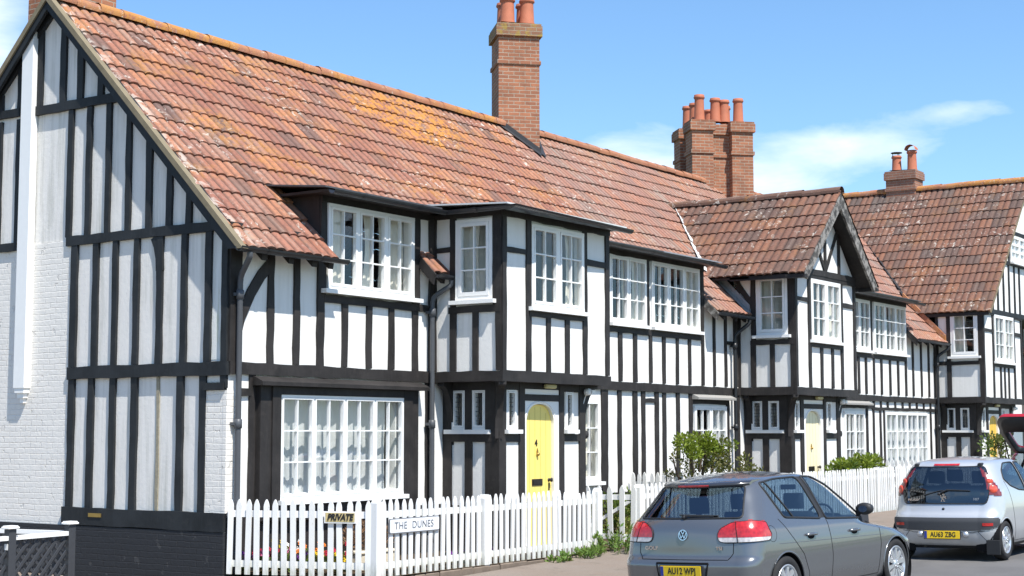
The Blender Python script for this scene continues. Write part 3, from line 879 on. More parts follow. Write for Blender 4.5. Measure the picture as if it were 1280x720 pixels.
# ---------------------------------------------------------------- the jettied porch bays
def bay(root, xb, xr, gl, gr, ztop, door_mat, uc, dw, jambs, slit_l, slit_r, win, side_win, fstuds, lowstuds, side_panels, names, single_side=False):
    SF = Frame((xb, 0, 0), (0, 1, 0), (-1, 0, 0)); BF = Frame((0, YB, 0), (1, 0, 0), (0, -1, 0)); RF = Frame((xr, 0, 0), (0, 1, 0), (1, 0, 0))
    GS = Frame((gl, 0, 0), (0, 1, 0), (-1, 0, 0)); GF = Frame((0, YG, 0), (1, 0, 0), (0, -1, 0)); GR = Frame((gr, 0, 0), (0, 1, 0), (1, 0, 0))
    wb = MB()
    SF.wall(wb, YB, 0, ZB0 + .01, ztop, [(side_win[0] + .04, side_win[1] - .04, 3.72, 4.82)])
    BF.wall(wb, xb, xr, ZB0 + .01, ztop, [(win[0] + .04, win[1] - .04, 3.66, 4.80)])
    RF.wall(wb, YB, 0, ZB0 + .01, ztop)
    lat = [(-.41, -.16), (-.78, -.53)]
    GS.wall(wb, YG, 0, 0, ZB0 + .01, [(a + .02, b - .02, 1.84, 2.34) for a, b in lat])
    dh = (uc - dw / 2 - .06, uc + dw / 2 + .06, .0, 2.2)
    GF.wall(wb, gl, gr, 0, ZB0 + .01, [(a + .02, b - .02, 1.84, 2.34) for a, b in (slit_l, slit_r)] + [dh])
    GR.wall(wb, YG, 0, 0, ZB0 + .01)
    wb.build('bay_wall', M['plaster'], root)
    t = MB()
    # bressummer round the jetty, soffit boards
    BF.timber(t, (xb - .03, 2.553), (xr + .03, 2.548), .155, .04)
    SF.timber(t, (YB - .035, 2.553), (.0, 2.553), .155, .036); RF.timber(t, (YB - .035, 2.553), (.0, 2.553), .155, .036)
    t.box(xb, xr, YB, 0, 2.476, 2.50)
    # side, upper floor
    SF.timber(t, (-.03, 2.63), (-.03, ztop), .07, .03)
    SF.timber(t, (YB + .035, 2.63), (YB + .035, ztop), .10, .033)
    for a, b in side_panels['low']: SF.box(t, a, b, 2.63, 3.52, -.02, .03)
    SF.timber(t, (YB, 3.52), (side_panels['railend'], 3.52), .10, .037)
    for u in side_panels['winposts']: SF.timber(t, (u, 3.5), (u, ztop), .10, .031)
    SF.timber(t, (YB, ztop - .07), (0, ztop - .07), .14, .04)
    if side_panels.get('uprail'): SF.timber(t, (-.34, side_panels['uprail']), (-.02, side_panels['uprail']), .075, .026)
    if side_panels.get('brace'): SF.timber(t, (-.36, 4.25), (.0, 4.72), .11, .028)
    # front, upper floor
    BF.timber(t, (xb + .03, 2.63), (xb + .03, ztop), .10, .033); BF.timber(t, (xr - .045, 2.63), (xr - .045, ztop), .10, .033)
    for u in fstuds: BF.timber(t, (u, 2.63), (u, ztop - .1), .115, .029)
    for u in lowstuds: BF.timber(t, (u, 2.63), (u, 3.5), .105, .028)
    BF.timber(t, (fstuds[0], 3.5), (fstuds[1], 3.5), .10, .035)
    BF.timber(t, (xb, 4.39), (fstuds[0], 4.39), .08, .026); BF.timber(t, (fstuds[1], 4.39), (xr, 4.385), .09, .026)
    BF.timber(t, (xb - .03, ztop - .075), (xr + .03, ztop - .075), .15, .042)
    # right return
    for u in (-.3, -.75): RF.timber(t, (u, 2.63), (u, ztop), .1, .03)
    RF.timber(t, (YB, 3.52), (0, 3.52), .1, .036)
    # ground floor side
    GS.box(t, -.16, .0, .0, 2.475, -.02, .028)
    GS.box(t, -.535, -.405, 0, 2.475, -.02, .0275)
    GS.box(t, YG - .026, -.775, 0, 2.475, -.02, .03)
    GS.box(t, -.41, -.16, 2.355, 2.475, -.02, .026); GS.box(t, -.775, -.53, 2.355, 2.475, -.02, .0262)
    GS.box(t, YG, 0, 1.60, 1.72, -.02, .033); GS.box(t, YG, 0, 0, .67, -.02, .024)
    # ground floor front
    for a, b in ((gl - .027, gl + .15), jambs[0], jambs[1], (gr - .14, gr + .03)):
        GF.box(t, a, b, 0, 2.475, -.02, .03)
    a0, b0 = gl + .15, jambs[0][0]; a1, b1 = jambs[1][1], gr - .14
    for a, b in ((a0, b0), (a1, b1)):
        GF.box(t, a - .002, b + .002, 1.60, 1.71, -.02, .027); GF.box(t, a - .002, b + .002, 2.36, 2.475, -.02, .024); GF.box(t, a - .002, b + .002, 0, .64, -.02, .022)
    GF.box(t, jambs[0][1] - .002, jambs[1][0] + .002, 2.21, 2.305, -.02, .026)
    GF.box(t, jambs[0][1] - .002, jambs[1][0] + .002, 2.385, 2.475, -.02, .0245)
    for u in (-.3, -.75): GR.box(t, u - .06, u + .06, 0, 2.475, -.02, .03)
    t.build('bay_timber_framing', M['timber'], root)
    # brackets: curved knees under the jetty
    def knee(F, u0, u1, zl, zh, name='jetty_bracket', th=.11, d0=-.05):
        b_ = MB(); s_ = 1 if u1 > u0 else -1; W_ = abs(u1 - u0); H_ = zh - zl
        outer = []; inner = []
        for i in range(9):
            a = i / 8
            inner.append((u0 + s_ * W_ * (1 - math.cos(a * PI / 2)) , zl + H_ * math.sin(a * PI / 2) * .94))
        lo = [(u, z) for u, z in inner]
        hi = [(u0 - s_ * .02, zl), (u0 - s_ * .02, zh), (u1, zh)]
        F.poly(b_, lo + [(u1, zh)] + [(u0 - s_ * .02, zh), (u0 - s_ * .02, zl)], d0, d0 + th)
        c = F.p(u0 + s_ * .045, zl - .0, d0 + th / 2)
        return b_, c
    b_, c = knee(GF, gr + .0, xr + .02, 1.70, 2.475, d0=-.085)
    b_.lathe([(0, -.06), (.062, -.055), (.07, 0), (.062, .055), (0, .06)], c + V((.02, 0, 0)), 12, 'y')
    b_.build('jetty_bracket', M['timber'], root)
    KF = Frame((gl, -.10, 0), (-1, 0, 0), (0, -1, 0))
    b_, c = knee(KF, 0.0, gl - xb, 1.55, 2.475, d0=-.02); b_.build('jetty_bracket', M['timber'], root)
    CF = Frame((gl - .01, YG - .01, 0), (-.7071, -.7071, 0), (.7071, -.7071, 0))
    b_, c = knee(CF, .02, .34, 1.65, 2.475, d0=-.06); b_.build('jetty_bracket', M['timber'], root)
    # windows
    for a, b in lat: window(root, GS, a, b, 1.78, 2.37, lattice=True, d=.01, fw=.032, cas=.022, sill=False)
    s2 = MB(); GS.box(s2, -.88, -.06, 1.715, 1.778, -.05, .085); s2.build('sill', M['white'], root)
    for a, b in (slit_l, slit_r):
        window(root, GF, a, b, 1.78, 2.37, lattice=True, d=.012, fw=.032, cas=.022, so=.06)
    window(root, SF, side_win[0], side_win[1], 3.66 if not single_side else 3.70, 4.85, lights=1, d=.03, fw=.055, cas=.05, so=.07, curtain=[(side_win[0] + .33, side_win[1] - .04, -.3)], clabel=('curtain', 'cream curtain in the side window of the ' + names, 'curtain'))
    window(root, BF, win[0], win[1], 3.59, 4.83, lights=2, d=.03, fw=.05, mul=.09, so=.08, curtain=sides(win[0], win[1], .2, True, True), clabel=('curtain', 'cream curtain in the front window of the ' + names, 'curtain'))
    # door case and door
    pc = MB(); u0, u1 = jambs[0][1], jambs[1][0]
    arch = arch_pts(uc, dw + .01, 1.88, 2.165)
    left = [p for p in arch if p[0] <= uc + 1e-6]; right = [p for p in arch if p[0] >= uc - 1e-6]
    GF.poly(pc, [(u0, 0), (uc - dw / 2 - .005, 0)] + list(reversed(left)) + [(uc, 2.208), (u0, 2.208)], -.06, .012)
    GF.poly(pc, [(u1, 0), (u1, 2.208), (uc, 2.208)] + [(uc, 2.165)] + list(reversed(right))[1:] + [(uc + dw / 2 + .005, 0)], -.06, .012)
    GF.box(pc, u0, u1, 2.308, 2.383, -.03, .011)
    # moulding round the arch
    mo = [(u, z) for u, z in arch_pts(uc, dw + .09, 1.88, 2.195)]
    pc.tube([GF.p(uc + dw / 2 + .045, .05, .012)] + [GF.p(u, z, .012) for u, z in mo] + [GF.p(uc - dw / 2 - .045, .05, .012)], .012, 6)
    pc.build('door_case', M['white'], root)
    D = door(root, GF, uc, dw, 1.88, 2.16, .04, door_mat, .012)
    st = MB(); st.bbox(uc - dw / 2 - .1, uc + dw / 2 + .1, YG - .22, YG + .02, -.04, .035, .01); st.build('door_step', M['kerb'], root)
    # bulkhead lamp under the beam and a flood light by the bracket
    lb = MB(); lb.bbox(uc + .06, uc + .34, YG - .10, YG - .026, 2.40, 2.47, .015); lb.build('bulkhead_lamp', M['lamp_lens'], root)
    fl = MB(); c = V((gr - .02, YG - .10, 2.37))
    fl.lathe([(0, -.05), (.05, -.05), (.065, .03), (0, .03)], c, 10, 'y'); fl.tube([c + V((0, 0, .0)), c + V((.0, .05, -.09)), c + V((-.01, .08, -.2))], .008, 6)
    fl.box(c.x + .03, c.x + .16, c.y - .05, c.y + .06, c.z - .03, c.z + .03)
    fl.build('flood_light', M['white'], root)
    return D
M['lamp_lens'] = simple('yellowed_lamp_lens', (.55, .5, .25), .3, .5)
D1 = bay(H1, 4.24, 7.19, 4.5, 6.81, 5.02, 'yellow', 5.575, .74, ((5.0, 5.14), (6.09, 6.22)), (4.67, 4.93), (6.27, 6.5), (4.97, 6.43), (-1.09, -.43),
    [4.91, 6.49], [5.45, 5.97], {'low': [(-.43, -.32), (-.83, -.73)], 'railend': -.30, 'winposts': [-.375, -1.14], 'uprail': 4.43}, 'jettied bay over the yellow door')
letters('4', .135, M['dark_metal'], (5.53, YG + .036, 1.575), (1, 0, 0), (0, 0, 1), D1, 'number', .01, bold=.004)
M['lead_dark'] = simple('dark_lead_sheet', (.07, .072, .078), .55, .4, .1, nscale=6, namt=.4)
# ---------------------------------------------------------------- gable end of house 1
GB = Frame((0, 0, 0), (0, 1, 0), (-1, 0, 0))
YR = 3.48; ZR = roof_z(YR)
def roof_under(y): return (roof_z(y) if y <= YR else roof_z(2 * YR - y)) - .02
gwl = MB()
GB.poly(gwl, [(2.97, 0.5), (6.94, .5), (6.94, 4.38), (2.97, 4.38)], -.15, .0)
gwl.build('painted_brick_wall', M['brick_white'], H1)
g2 = MB()
GB.poly(g2, [(.012, .6), (2.97, .6), (2.97, 4.38), (.012, 4.38)], -.15, -.012)
GB.poly(g2, [(0, 4.38), (6.94, 4.38), (YR, roof_under(YR))], -.15, -.012)
g2.build('gable_panel', M['plaster_old'], H1)
g3 = MB(); GB.quad(g3, .07, .30, 2.66, 4.25, -.008); g3.build('stained_panel', M['plaster_green'], H1)
g4 = MB(); GB.poly(g4, [(-.02, -.6), (6.94, -.6), (6.94, .5), (-.02, .5)], -.15, .05); g4.build('plinth', M['brick_black'], H1)
g5 = MB(); GB.box(g5, -.015, .36, .70, 2.27, -.1, .016); GB.box(g5, .03, .36, 2.37, 2.48, -.05, .002); g5.build('brick_pier', M['brick_white'], H1)
g = MB(); R2 = random.Random(5)
def gt(a, b, w, d=.03): GB.timber(g, a, b, w, d, jit=.007, rnd=R2)
gt((-.03, 2.545), (3.0, 2.545), .17, .05)
gt((-.02, .62), (3.03, .62), .23, .06)
for u, ww in ((2.93, .115), (2.53, .115), (2.105, .11), (1.685, .115), (.82, .11), (.405, .115)): gt((u, .73), (u, 2.47), ww)
for u, ww in ((2.93, .12), (2.5, .11), (2.105, .1), (1.685, .1), (1.25, .105), (.795, .1), (.345, .11)): gt((u, 2.63), (u, 4.3), ww)
gt((.085, .0), (.085, 4.25), .16, .045) if False else gt((.045, 2.3), (.045, 4.32), .1, .035)
gt((0.0, 4.365), (3.1, 4.365), .125, .04); gt((4.17, 4.36), (6.94, 4.36), .115, .038)
GB.curve_timber(g, [(1.36, 4.3), (1.30, 4.18), (1.26, 4.02), (1.25, 3.85)], .13, .024)
for u, ww in ((3.07, .1), (2.685, .1), (2.3, .095), (1.885, .1), (1.485, .11), (1.09, .105), (.72, .1), (4.62, .09), (4.2, .1), (5.1, .1), (5.6, .1), (6.1, .1), (6.6, .1)):
    zt = min(6.2, roof_under(u) - .1)
    if zt > 4.45: gt((u, 4.42), (u, zt), ww)
gt((2.02, 6.265), (3.83, 6.265), .13, .042); gt((4.18, 6.3), (5.3, 6.3), .12, .04)
for u, ww in ((3.775, .115), (3.27, .12), (2.91, .12), (2.48, .12), (2.05, .1), (4.2, .1), (4.62, .1)): 
    zt = roof_under(u) - .06
    gt((u, 6.33), (u, zt), ww)
# rafters of the verge on the wall
gt((.05, 4.33), (YR, ZR - .08), .14, .045); gt((7.15, 4.33), (YR, ZR - .08), .14, .045)
GB.box(g, .02, .38, 2.275, 2.365, -.02, .055)
g.build('gable_timber_framing', M['timber_black'], H1)
gs = MB(); GB.timber(gs, (1.245, .74), (1.25, 2.46), .05, .006); gs.build('bare_timber_stud', M['bare_wood'], H1) if 'bare_wood' in M else None
# chimney breast pilaster on the gable
c = MB()
GB.poly(c, [(3.82, 2.36), (4.05, 2.36), (4.05, ZR - .65), (3.82, ZR - .40)], 0, .11)
GB.box(c, 3.84, 4.03, 2.29, 2.36, 0, .10); GB.box(c, 3.87, 4.0, 2.22, 2.29, 0, .075); GB.box(c, 3.9, 3.97, 2.15, 2.22, 0, .05)
c.build('wall_pilaster', M['white'], H1)
bp = MB(); GB.box(bp, 2.22, 2.47, .625, .675, .055, .068); bp.build('brass_vent', M['brass'], H1)
# barge boards, soffit, verge cement
b = MB(); vc = MB()
for sgn in (0, 1):
    f = (lambda y: y) if sgn == 0 else (lambda y: 2 * YR - y)
    pts = [(-.34, ZE - .02), (YR, ZR + .02), (YR, ZR - .15), (-.14, ZE - .02)]
    q = [(f(y), z) for y, z in pts]
    GB.poly(b, q, .12, .165)
    q2 = [(f(y), z) for y, z in [(-.34, ZE - .02), (YR, ZR), (YR, ZR - .04), (-.3, ZE - .06)]]
    GB.poly(b, q2, .0, .119)
    q3 = [(f(y), z) for y, z in [(-.42, ZE - .03), (YR, ZR + .085), (YR, ZR - .02), (-.32, ZE - .03)]]
    GB.poly(vc, q3, .09, .19)
b.build('barge_board', M['timber_black'], H1)
vc.build('verge_cement', M['cement'], H1)

# ---------------------------------------------------------------- main roofs
def main_roof(root, x0, x1, lows, mat, ru=0.):
    t = MB()
    O = (0, -.3, ZE)
    vR = 5.335
    tiles(t, O, (1, 0, 0), SL, x0, x1, 4 * TE, vR, sag=.005)
    for a, b in lows: tiles(t, O, (1, 0, 0), SL, a, b, 0.0, 4 * TE if b - a > .6 else .45, sag=.005)
    # back slope
    tiles(t, (0, 2 * YR + .3, ZE), (1, 0, 0), (0, -SL.y, SL.z), x0, x1, 0, vR, res=4)
    # roof deck just beneath the tiles
    dk = [(x0 + .02, .82, roof_z(.82) - .03), (x1 - .0, .82, roof_z(.82) - .03), (x1 - .0, YR, ZR - .03), (x0 + .02, YR, ZR - .03)]
    t.face(dk, [(0.5, 0.5)] * 4)
    for a, b in lows:
        if b - a < .6: continue
        t.face([(a + .01, -.29, ZE - .02), (b, -.29, ZE - .02), (b, .82, roof_z(.82) - .03), (a + .01, .82, roof_z(.82) - .03)], [(0.5, .5)] * 4)
    r = t.build('roof', mat, root)
    rd = MB(); ridge(rd, (x0, YR, ZR + .03), (x1, YR, ZR + .03)); rd.build('ridge_tiles', M['ridge'] if root is H1 else M['ridge_red'], r)
    return r
main_roof(H1, -.16, 10.65, [(-.16, 1.75), (3.86, 4.35)], M['tiles_red'])
main_roof(H2, 10.65, 21.4, [(12.84, 14.5)], M['tiles_pale'])
main_roof(H3, 21.4, 33.6, [(23.75, 26.3), (29.4, 33.6)], M['tiles_pale'])

def flat_roof(root, pts, mat='lead', edge=True):
    """lead flat with fascia; pts = outline (x,y) with front edge first; z falls to the front"""
    mb = MB()
    z = lambda y: 5.0 + max(0, (y + .4)) * .10
    top = [(x, y, z(y) + .018) for x, y in pts]
    bot = [(x, y, z(y) - .005) for x, y in pts]
    mb.face(top); mb.face(list(reversed(bot)))
    for i in range(len(pts)):
        j = (i + 1) % len(pts); mb.face([bot[i], bot[j], top[j], top[i]])
    return mb.build('lead_flat_roof', M[mat], root)
def soffit(root, x0, x1, y0, y1, cheeks=()):
    mb = MB()
    mb.box(x0, x1, y0, y1, 4.955, 4.99)
    for xc in cheeks:
        mb.prism([(xc - .03, .0, roof_z(0) - .05), (xc - .03, .0, 4.95), (xc - .03, .85, 5.03)], (.06, 0, 0))
    return mb.build('dormer_soffit', M['timber'], root)
flat_roof(H1, [(1.42, -.34), (4.0, -.34), (4.0, .95), (1.42, .95)], 'lead_dark'); flat_roof(H1, [(4.0, -1.5), (7.36, -1.5), (7.36, .95), (4.0, .95)], 'lead_white'); flat_roof(H1, [(7.36, -.34), (10.65, -.34), (10.65, .95), (7.36, .95)], 'lead_dark')
soffit(H1, 1.5, 4.3, -.32, .9, (1.72, 3.88)); soffit(H1, 4.05, 7.3, -1.44, .9); soffit(H1, 7.31, 10.649, -.32, .9)
flat_roof(H2, [(10.65, -.36), (12.95, -.36), (12.95, .95), (10.65, .95)]); soffit(H2, 10.651, 12.9, -.32, .9, (12.78,))
flat_roof(H2, [(17.4, -.36), (21.4, -.36), (21.4, .95), (17.4, .95)], 'lead_dark'); soffit(H2, 17.45, 21.399, -.32, .9)
flat_roof(H3, [(21.4, -.36), (23.95, -.36), (23.95, .95), (21.4, .95)], 'lead_dark'); soffit(H3, 21.401, 23.9, -.32, .9, (23.7,))
# gutters
gutter(H1, [(1.5, -.39, 4.975), (3.98, -.41, 4.97), (3.98, -1.53, 4.965), (7.4, -1.55, 4.965)])
gutter(H1, [(7.4, -.41, 4.975), (10.65, -.41, 4.97)])
gutter(H2, [(10.65, -.41, 4.97), (13.0, -.41, 4.95)]); gutter(H2, [(17.6, -.41, 4.97), (21.4, -.41, 4.97)]); gutter(H3, [(21.4, -.41, 4.97), (24.0, -.41, 4.95)])
gutter(H1, [(-.2, -.36, ZE), (1.85, -.36, ZE + .0)]); gutter(H1, [(3.84, -.36, ZE - .01), (4.24, -.36, ZE - .02)])
gutter(H2, [(12.8, -.36, ZE), (14.3, -.36, ZE - .02)]); gutter(H3, [(23.7, -.36, ZE), (26.0, -.36, ZE - .02)])
# rafter feet and low eaves ends
def rafter_feet(root, xs_, xv=()):
    for x in xs_:
        mb = MB(); mb.prism([(x - .05, .02, roof_z(0) - .16), (x - .05, -.27, ZE - .13), (x - .05, -.29, ZE - .04), (x - .05, .02, roof_z(0) - .06)], (.1, 0, 0)); mb.build('rafter_foot', M['timber'], root)
    for x in xv:
        mb = MB(); y1 = .05 if x < 5 else .8; mb.prism([(x, y1, roof_z(y1) - .17), (x, -.3, ZE - .17), (x, -.34, ZE - .02), (x, y1, roof_z(y1) + .02)], (.03, 0, 0)); mb.build('verge_board', M['timber'], root)
rafter_feet(H1, [.35, .85, 1.3, 1.62]); rafter_feet(H1, [4.1], [3.84])
mb = MB(); mb.prism([(12.80, .80, roof_z(.8) - .16), (12.80, -.3, ZE - .16), (12.80, -.34, ZE - .02), (12.80, .80, roof_z(.8) + .04)], (.04, 0, 0)); mb.build('verge_board', M['timber_grey'], H2)
rafter_feet(H2, [13.2, 13.7, 14.1]); rafter_feet(H3, [24.1, 24.6, 25.1, 25.6], [23.71])
# downpipes
downpipe(H1, [(-.0, -.36, 3.99), (-.0, -.36, 3.93), (.11, -.09, 3.70), (.11, -.09, 0.0)])
downpipe(H1, [(4.2, -.36, 3.97), (4.2, -.36, 3.9), (4.07, -.11, 3.72), (4.07, -.11, 0.0)])
downpipe(H2, [(14.12, -.36, 3.97), (14.12, -.36, 3.9), (13.96, -.11, 3.66), (13.96, -.11, 0.0)], mat='black_paint')
downpipe(H3, [(25.9, -.36, 3.97), (25.9, -.36, 3.9), (25.72, -.11, 3.7), (25.72, -.11, 0.0)], mat='black_paint')

# ---------------------------------------------------------------- house 2 front
holes = [(10.8, 12.57, 3.72, 4.84), (12.4, 13.65, .95, 2.2), (19.72, 20.8, .9, 2.2), (20.03, 21.27, 3.72, 4.84)]
front(H2, 10.65, 21.4, holes, [(12.78, 14.4)])
t = MB()
FR.timber(t, (10.65, 2.545), (14.4, 2.545), .15, .05)
FR.timber(t, (10.65, .35), (14.5, .35), .68, .026, jit=0)
FR.timber(t, (10.65, 3.545), (12.78, 3.55), .10, .036)
studs(t, FR, [10.72, 11.23, 11.74, 12.23], 2.63, 3.5, .1); studs(t, FR, [(12.76, .1)], 2.63, 4.95); studs(t, FR, [13.25, 13.74], 2.63, 4.36, .095); studs(t, FR, [(14.17, .14)], 2.63, 4.36, d=.033)
FR.timber(t, (13.8, 3.5), (14.2, 3.5), .08, .028)
studs(t, FR, [10.93, 11.22, 11.74, 12.25], .69, 2.47, .12); studs(t, FR, [(13.8, .09), (14.25, .14)], .69, 2.47)
FR.timber(t, (10.48, 2.31), (10.93, 2.31), .08, .026)
FR.timber(t, (12.25, 2.33), (13.8, 2.33), .1, .033)
FR.timber(t, (10.65, 4.93), (12.8, 4.93), .14, .044); t.build('timber_framing', M['timber'], H2); t = MB()
FR.timber(t, (17.4, 4.93), (21.4, 4.93), .14, .044); FR.timber(t, (17.3, 2.54), (21.4, 2.54), .14, .05); FR.timber(t, (16.9, .35), (21.4, .35), .68, .026, jit=0)
studs(t, FR, [17.8, 18.3, 18.8, 19.3, 19.8, 20.3, 20.61, 21.06], 2.63, 3.5, .1); FR.timber(t, (17.4, 3.545), (21.4, 3.545), .1, .036)
studs(t, FR, [18.3, 18.8, 19.3], 3.6, 4.9); FR.timber(t, (19.9, 3.6), (19.9, 4.9), .1, .03); FR.timber(t, (21.42, 3.6), (21.42, 4.9), .12, .034)
studs(t, FR, [(17.3, .15), 17.8, 18.3, 18.8, 19.35, 21.05], .69, 2.47, .1); FR.timber(t, (19.35, 2.33), (21.4, 2.33), .08, .03)
t.build('timber_framing', M['timber'], H2)
window(H2, FR, 10.75, 12.62, 3.66, 4.87, lights=3, d=.035, mul=.06, so=.04, curtain=sides(10.75, 12.62, .26, True, True), clabel=('curtain', 'pale curtain in the three light window left of the gabled bay', 'curtain'))
window(H2, FR, 12.35, 13.7, .9, 2.24, lights=2, d=.035, curtain=sides(12.35, 13.7, .3), clabel=('curtain', 'white curtain in the window behind the big shrub', 'net'))
window(H2, FR, 19.65, 20.85, .85, 2.22, lights=2, d=.03, curtain=sides(19.65, 20.85, .25), clabel=('curtain', 'white curtain in the ground floor window right of the cream door', 'net'))
window(H2, FR, 19.98, 21.31, 3.66, 4.86, lights=2, d=.035, mul=.06, so=.03, curtain=sides(19.98, 21.31, .2, True, False), clabel=('curtain', 'pale curtain in the two light window right of the gabled bay', 'curtain'))
hood = MB(); hood.prism([FR.p(12.28, 2.36, 0), FR.p(12.28, 2.36, .17), FR.p(12.28, 2.40, .17), FR.p(12.28, 2.455, .045), FR.p(12.28, 2.455, 0)][::-1], (1.6, 0, 0)); hood.build('window_hood', M['sill_grey'], H2)
hood = MB(); hood.prism([FR.p(19.5, 2.36, 0), FR.p(19.5, 2.36, .17), FR.p(19.5, 2.40, .17), FR.p(19.5, 2.455, .045), FR.p(19.5, 2.455, 0)][::-1], (1.6, 0, 0)); hood.build('window_hood', M['sill_grey'], H2)

D2 = bay(H2, 14.34, 17.40, 14.57, 17.0, 4.98, 'cream', 15.66, .74, ((15.02, 15.17), (16.16, 16.28)), (14.72, 14.97), (16.34, 16.6), (15.08, 16.58), (-1.10, -.42),
    [15.02, 16.66], [15.6, 16.15], {'low': [(-.39, -.28), (-.80, -.70)], 'railend': -.28, 'winposts': [-.345, -1.145], 'brace': True}, 'gabled bay over the cream door')
letters('6', .12, M['dark_metal'], (15.66, YG + .036, 1.56), (1, 0, 0), (0, 0, 1), D2, 'number', .008) if False else None
# gable and cross roof of the bay
XC, ZA, HW, ZG = 15.87, 6.62, 1.86, 4.84
sl = (ZA - ZG) / HW
BF2 = Frame((0, YB, 0), (1, 0, 0), (0, -1, 0))
gm = MB(); BF2.poly(gm, [(14.34, 4.97), (17.40, 4.97), (XC, ZA - .12)], -.12, -.002); gm.build('gable_panel', M['plaster'], H2)
gt2 = MB()
BF2.timber(gt2, (14.4, 4.97), (17.4, 4.97), .12, .05)
BF2.timber(gt2, (XC, 5.0), (XC, 6.4), .10, .03); BF2.timber(gt2, (16.58, 5.0), (16.58, 5.85), .10, .03); BF2.timber(gt2, (15.16, 5.0), (15.16, 5.85), .10, .03)
BF2.timber(gt2, (XC, 5.02), (XC - .58, 5.75), .085, .026); BF2.timber(gt2, (XC, 5.02), (XC + .72, 6.02), .085, .026)
gt2.build('gable_timber_framing', M['timber'], H2)
bb = MB(); dk = MB()
YF = -1.62
BF3 = Frame((0, YF, 0), (1, 0, 0), (0, -1, 0))
for s_ in (-1, 1):
    f = lambda u: XC + s_ * u
    BF3.poly(bb, [(f(0), ZA + .06), (f(HW + .06), ZG + .0), (f(HW - .12), ZG - .12), (f(0), ZA - .30)], -.05, .0)
    BF3.poly(dk, [(f(0), ZA - .03), (f(HW), ZG - .03), (f(HW), ZG - .075), (f(0), ZA - .075)], -1.2, -.052)
    BF3.poly(dk, [(f(0), ZA - .0), (f(HW + .02), ZG - .02), (f(HW + .02), ZG - .06), (f(0), ZA - .04)], -4.6, -1.2)
    dk.box(f(HW) - .07, f(HW) + .07, YF - .02, YB, ZG - .1, ZG - .03)
bb.build('barge_board', M['timber_grey'], H2); dk.build('gable_soffit', M['timber'], H2)
t = MB()
tiles(t, (XC - HW - .06, YF - .02, ZG - .01), (0, 1, 0), (HW + .06, 0, ZA - ZG + .05), 0, 4.9, 0, math.hypot(HW + .06, ZA - ZG + .05), e=.375, sag=.004)
tiles(t, (XC + HW + .06, YF - .02, ZG - .01), (0, 1, 0), (-HW - .06, 0, ZA - ZG + .05), 0, 4.9, 0, math.hypot(HW + .06, ZA - ZG + .05), e=.375, sag=.004)
ro = t.build('bay_roof', M['tiles_brown'], H2)
rd = MB(); ridge(rd, (XC, YF - .03, ZA + .05), (XC, 2.6, ZA + .05), r=.105); rd.build('ridge_tiles', M['ridge_grey'], ro)
ev = MB(); ev.box(XC - HW - .02, XC - HW + .05, YF + .02, .0, ZG - .09, ZG - .01); ev.box(XC + HW - .05, XC + HW + .02, YF + .02, .0, ZG - .09, ZG - .01); ev.build('eaves_fascia', M['black_paint'], H2)
# lead valleys and flashings
fl = MB()
def strip(mb, a, b, w, up):
    a, b = V(a), V(b); t_ = (b - a).normalized(); s_ = t_.cross(V(up)).normalized() * w / 2
    mb.face([a - s_, b - s_, b + s_, a + s_])
yv = lambda z: -.3 + (z - ZE) * 3.78 / 3.76
def valley(mb, xa, za, xb, zb, w, lift=.075):
    a = V((xa, yv(za), za)); b = V((xb, yv(zb), zb)); nn = V((0, -SL.z, SL.y)); a += nn * lift; b += nn * lift
    t_ = (b - a).normalized(); s_ = t_.cross(nn).normalized() * w
    k = 7
    for i in range(k):
        p, q = a.lerp(b, i / k), a.lerp(b, (i + 1) / k - .01)
        o_ = nn * (.012 * (i % 2))
        mb.face([p + o_, q + o_, q + s_ + o_, p + s_ + o_])
valley(fl, XC - HW - .05, ZG + .15, XC - .05, ZA, .22)
fl.build('valley_lead', M['lead_white'], H2)
fl = MB()
# stepped lead where the low eaves run into the bay side
fl.prism([(14.30, -.28, ZE + .06), (14.30, .6, roof_z(.6) + .09), (14.30, .6, roof_z(.6) + .26), (14.30, -.28, ZE + .23)], (.03, 0, 0))
tl = MB()
fl.face([(14.12, -.30, ZE + .075), (14.31, -.30, ZE + .09), (14.31, .6, roof_z(.6) + .10), (14.12, .6, roof_z(.6) + .085)])
fl.build('lead_flashing', M['lead'], H2)


# ---------------------------------------------------------------- house 3
holes = [(21.61, 23.64, 3.72, 4.84), (22.2, 25.05, .9, 2.18)]
front(H3, 21.4, 26.2, holes, [(23.7, 26.2)])
t = MB()
FR.timber(t, (21.4, 2.53), (26.1, 2.53), .13, .05); FR.timber(t, (21.4, .35), (26.2, .35), .68, .026, jit=0)
FR.timber(t, (21.4, 2.29), (26.0, 2.29), .07, .035)
studs(t, FR, [21.56, 22.03, 22.61, 23.15], 2.63, 3.5, .1); studs(t, FR, [(23.69, .1)], 2.63, 4.95); studs(t, FR, [24.2, 24.8, 25.34, (25.85, .16)], 2.63, 4.36, .1)
studs(t, FR, [21.47, 21.9, (22.14, .06), 25.4, (25.85, .16)], .69, 2.26, .09); studs(t, FR, [21.5, 21.95, 22.4, 22.9, 23.4, 23.9, 24.4, 24.9, 25.4, 25.85], 2.32, 2.47, .09)
FR.timber(t, (21.4, 3.545), (23.7, 3.545), .1, .036); FR.timber(t, (21.4, 4.93), (23.75, 4.93), .14, .044)
t.build('timber_framing', M['timber'], H3)
window(H3, FR, 21.56, 23.69, 3.66, 4.86, lights=3, d=.035, mul=.06, so=.05, curtain=sides(21.56, 23.69, .3), clabel=('curtain', 'pale curtain in the three light window left of the big cross wing', 'curtain'))
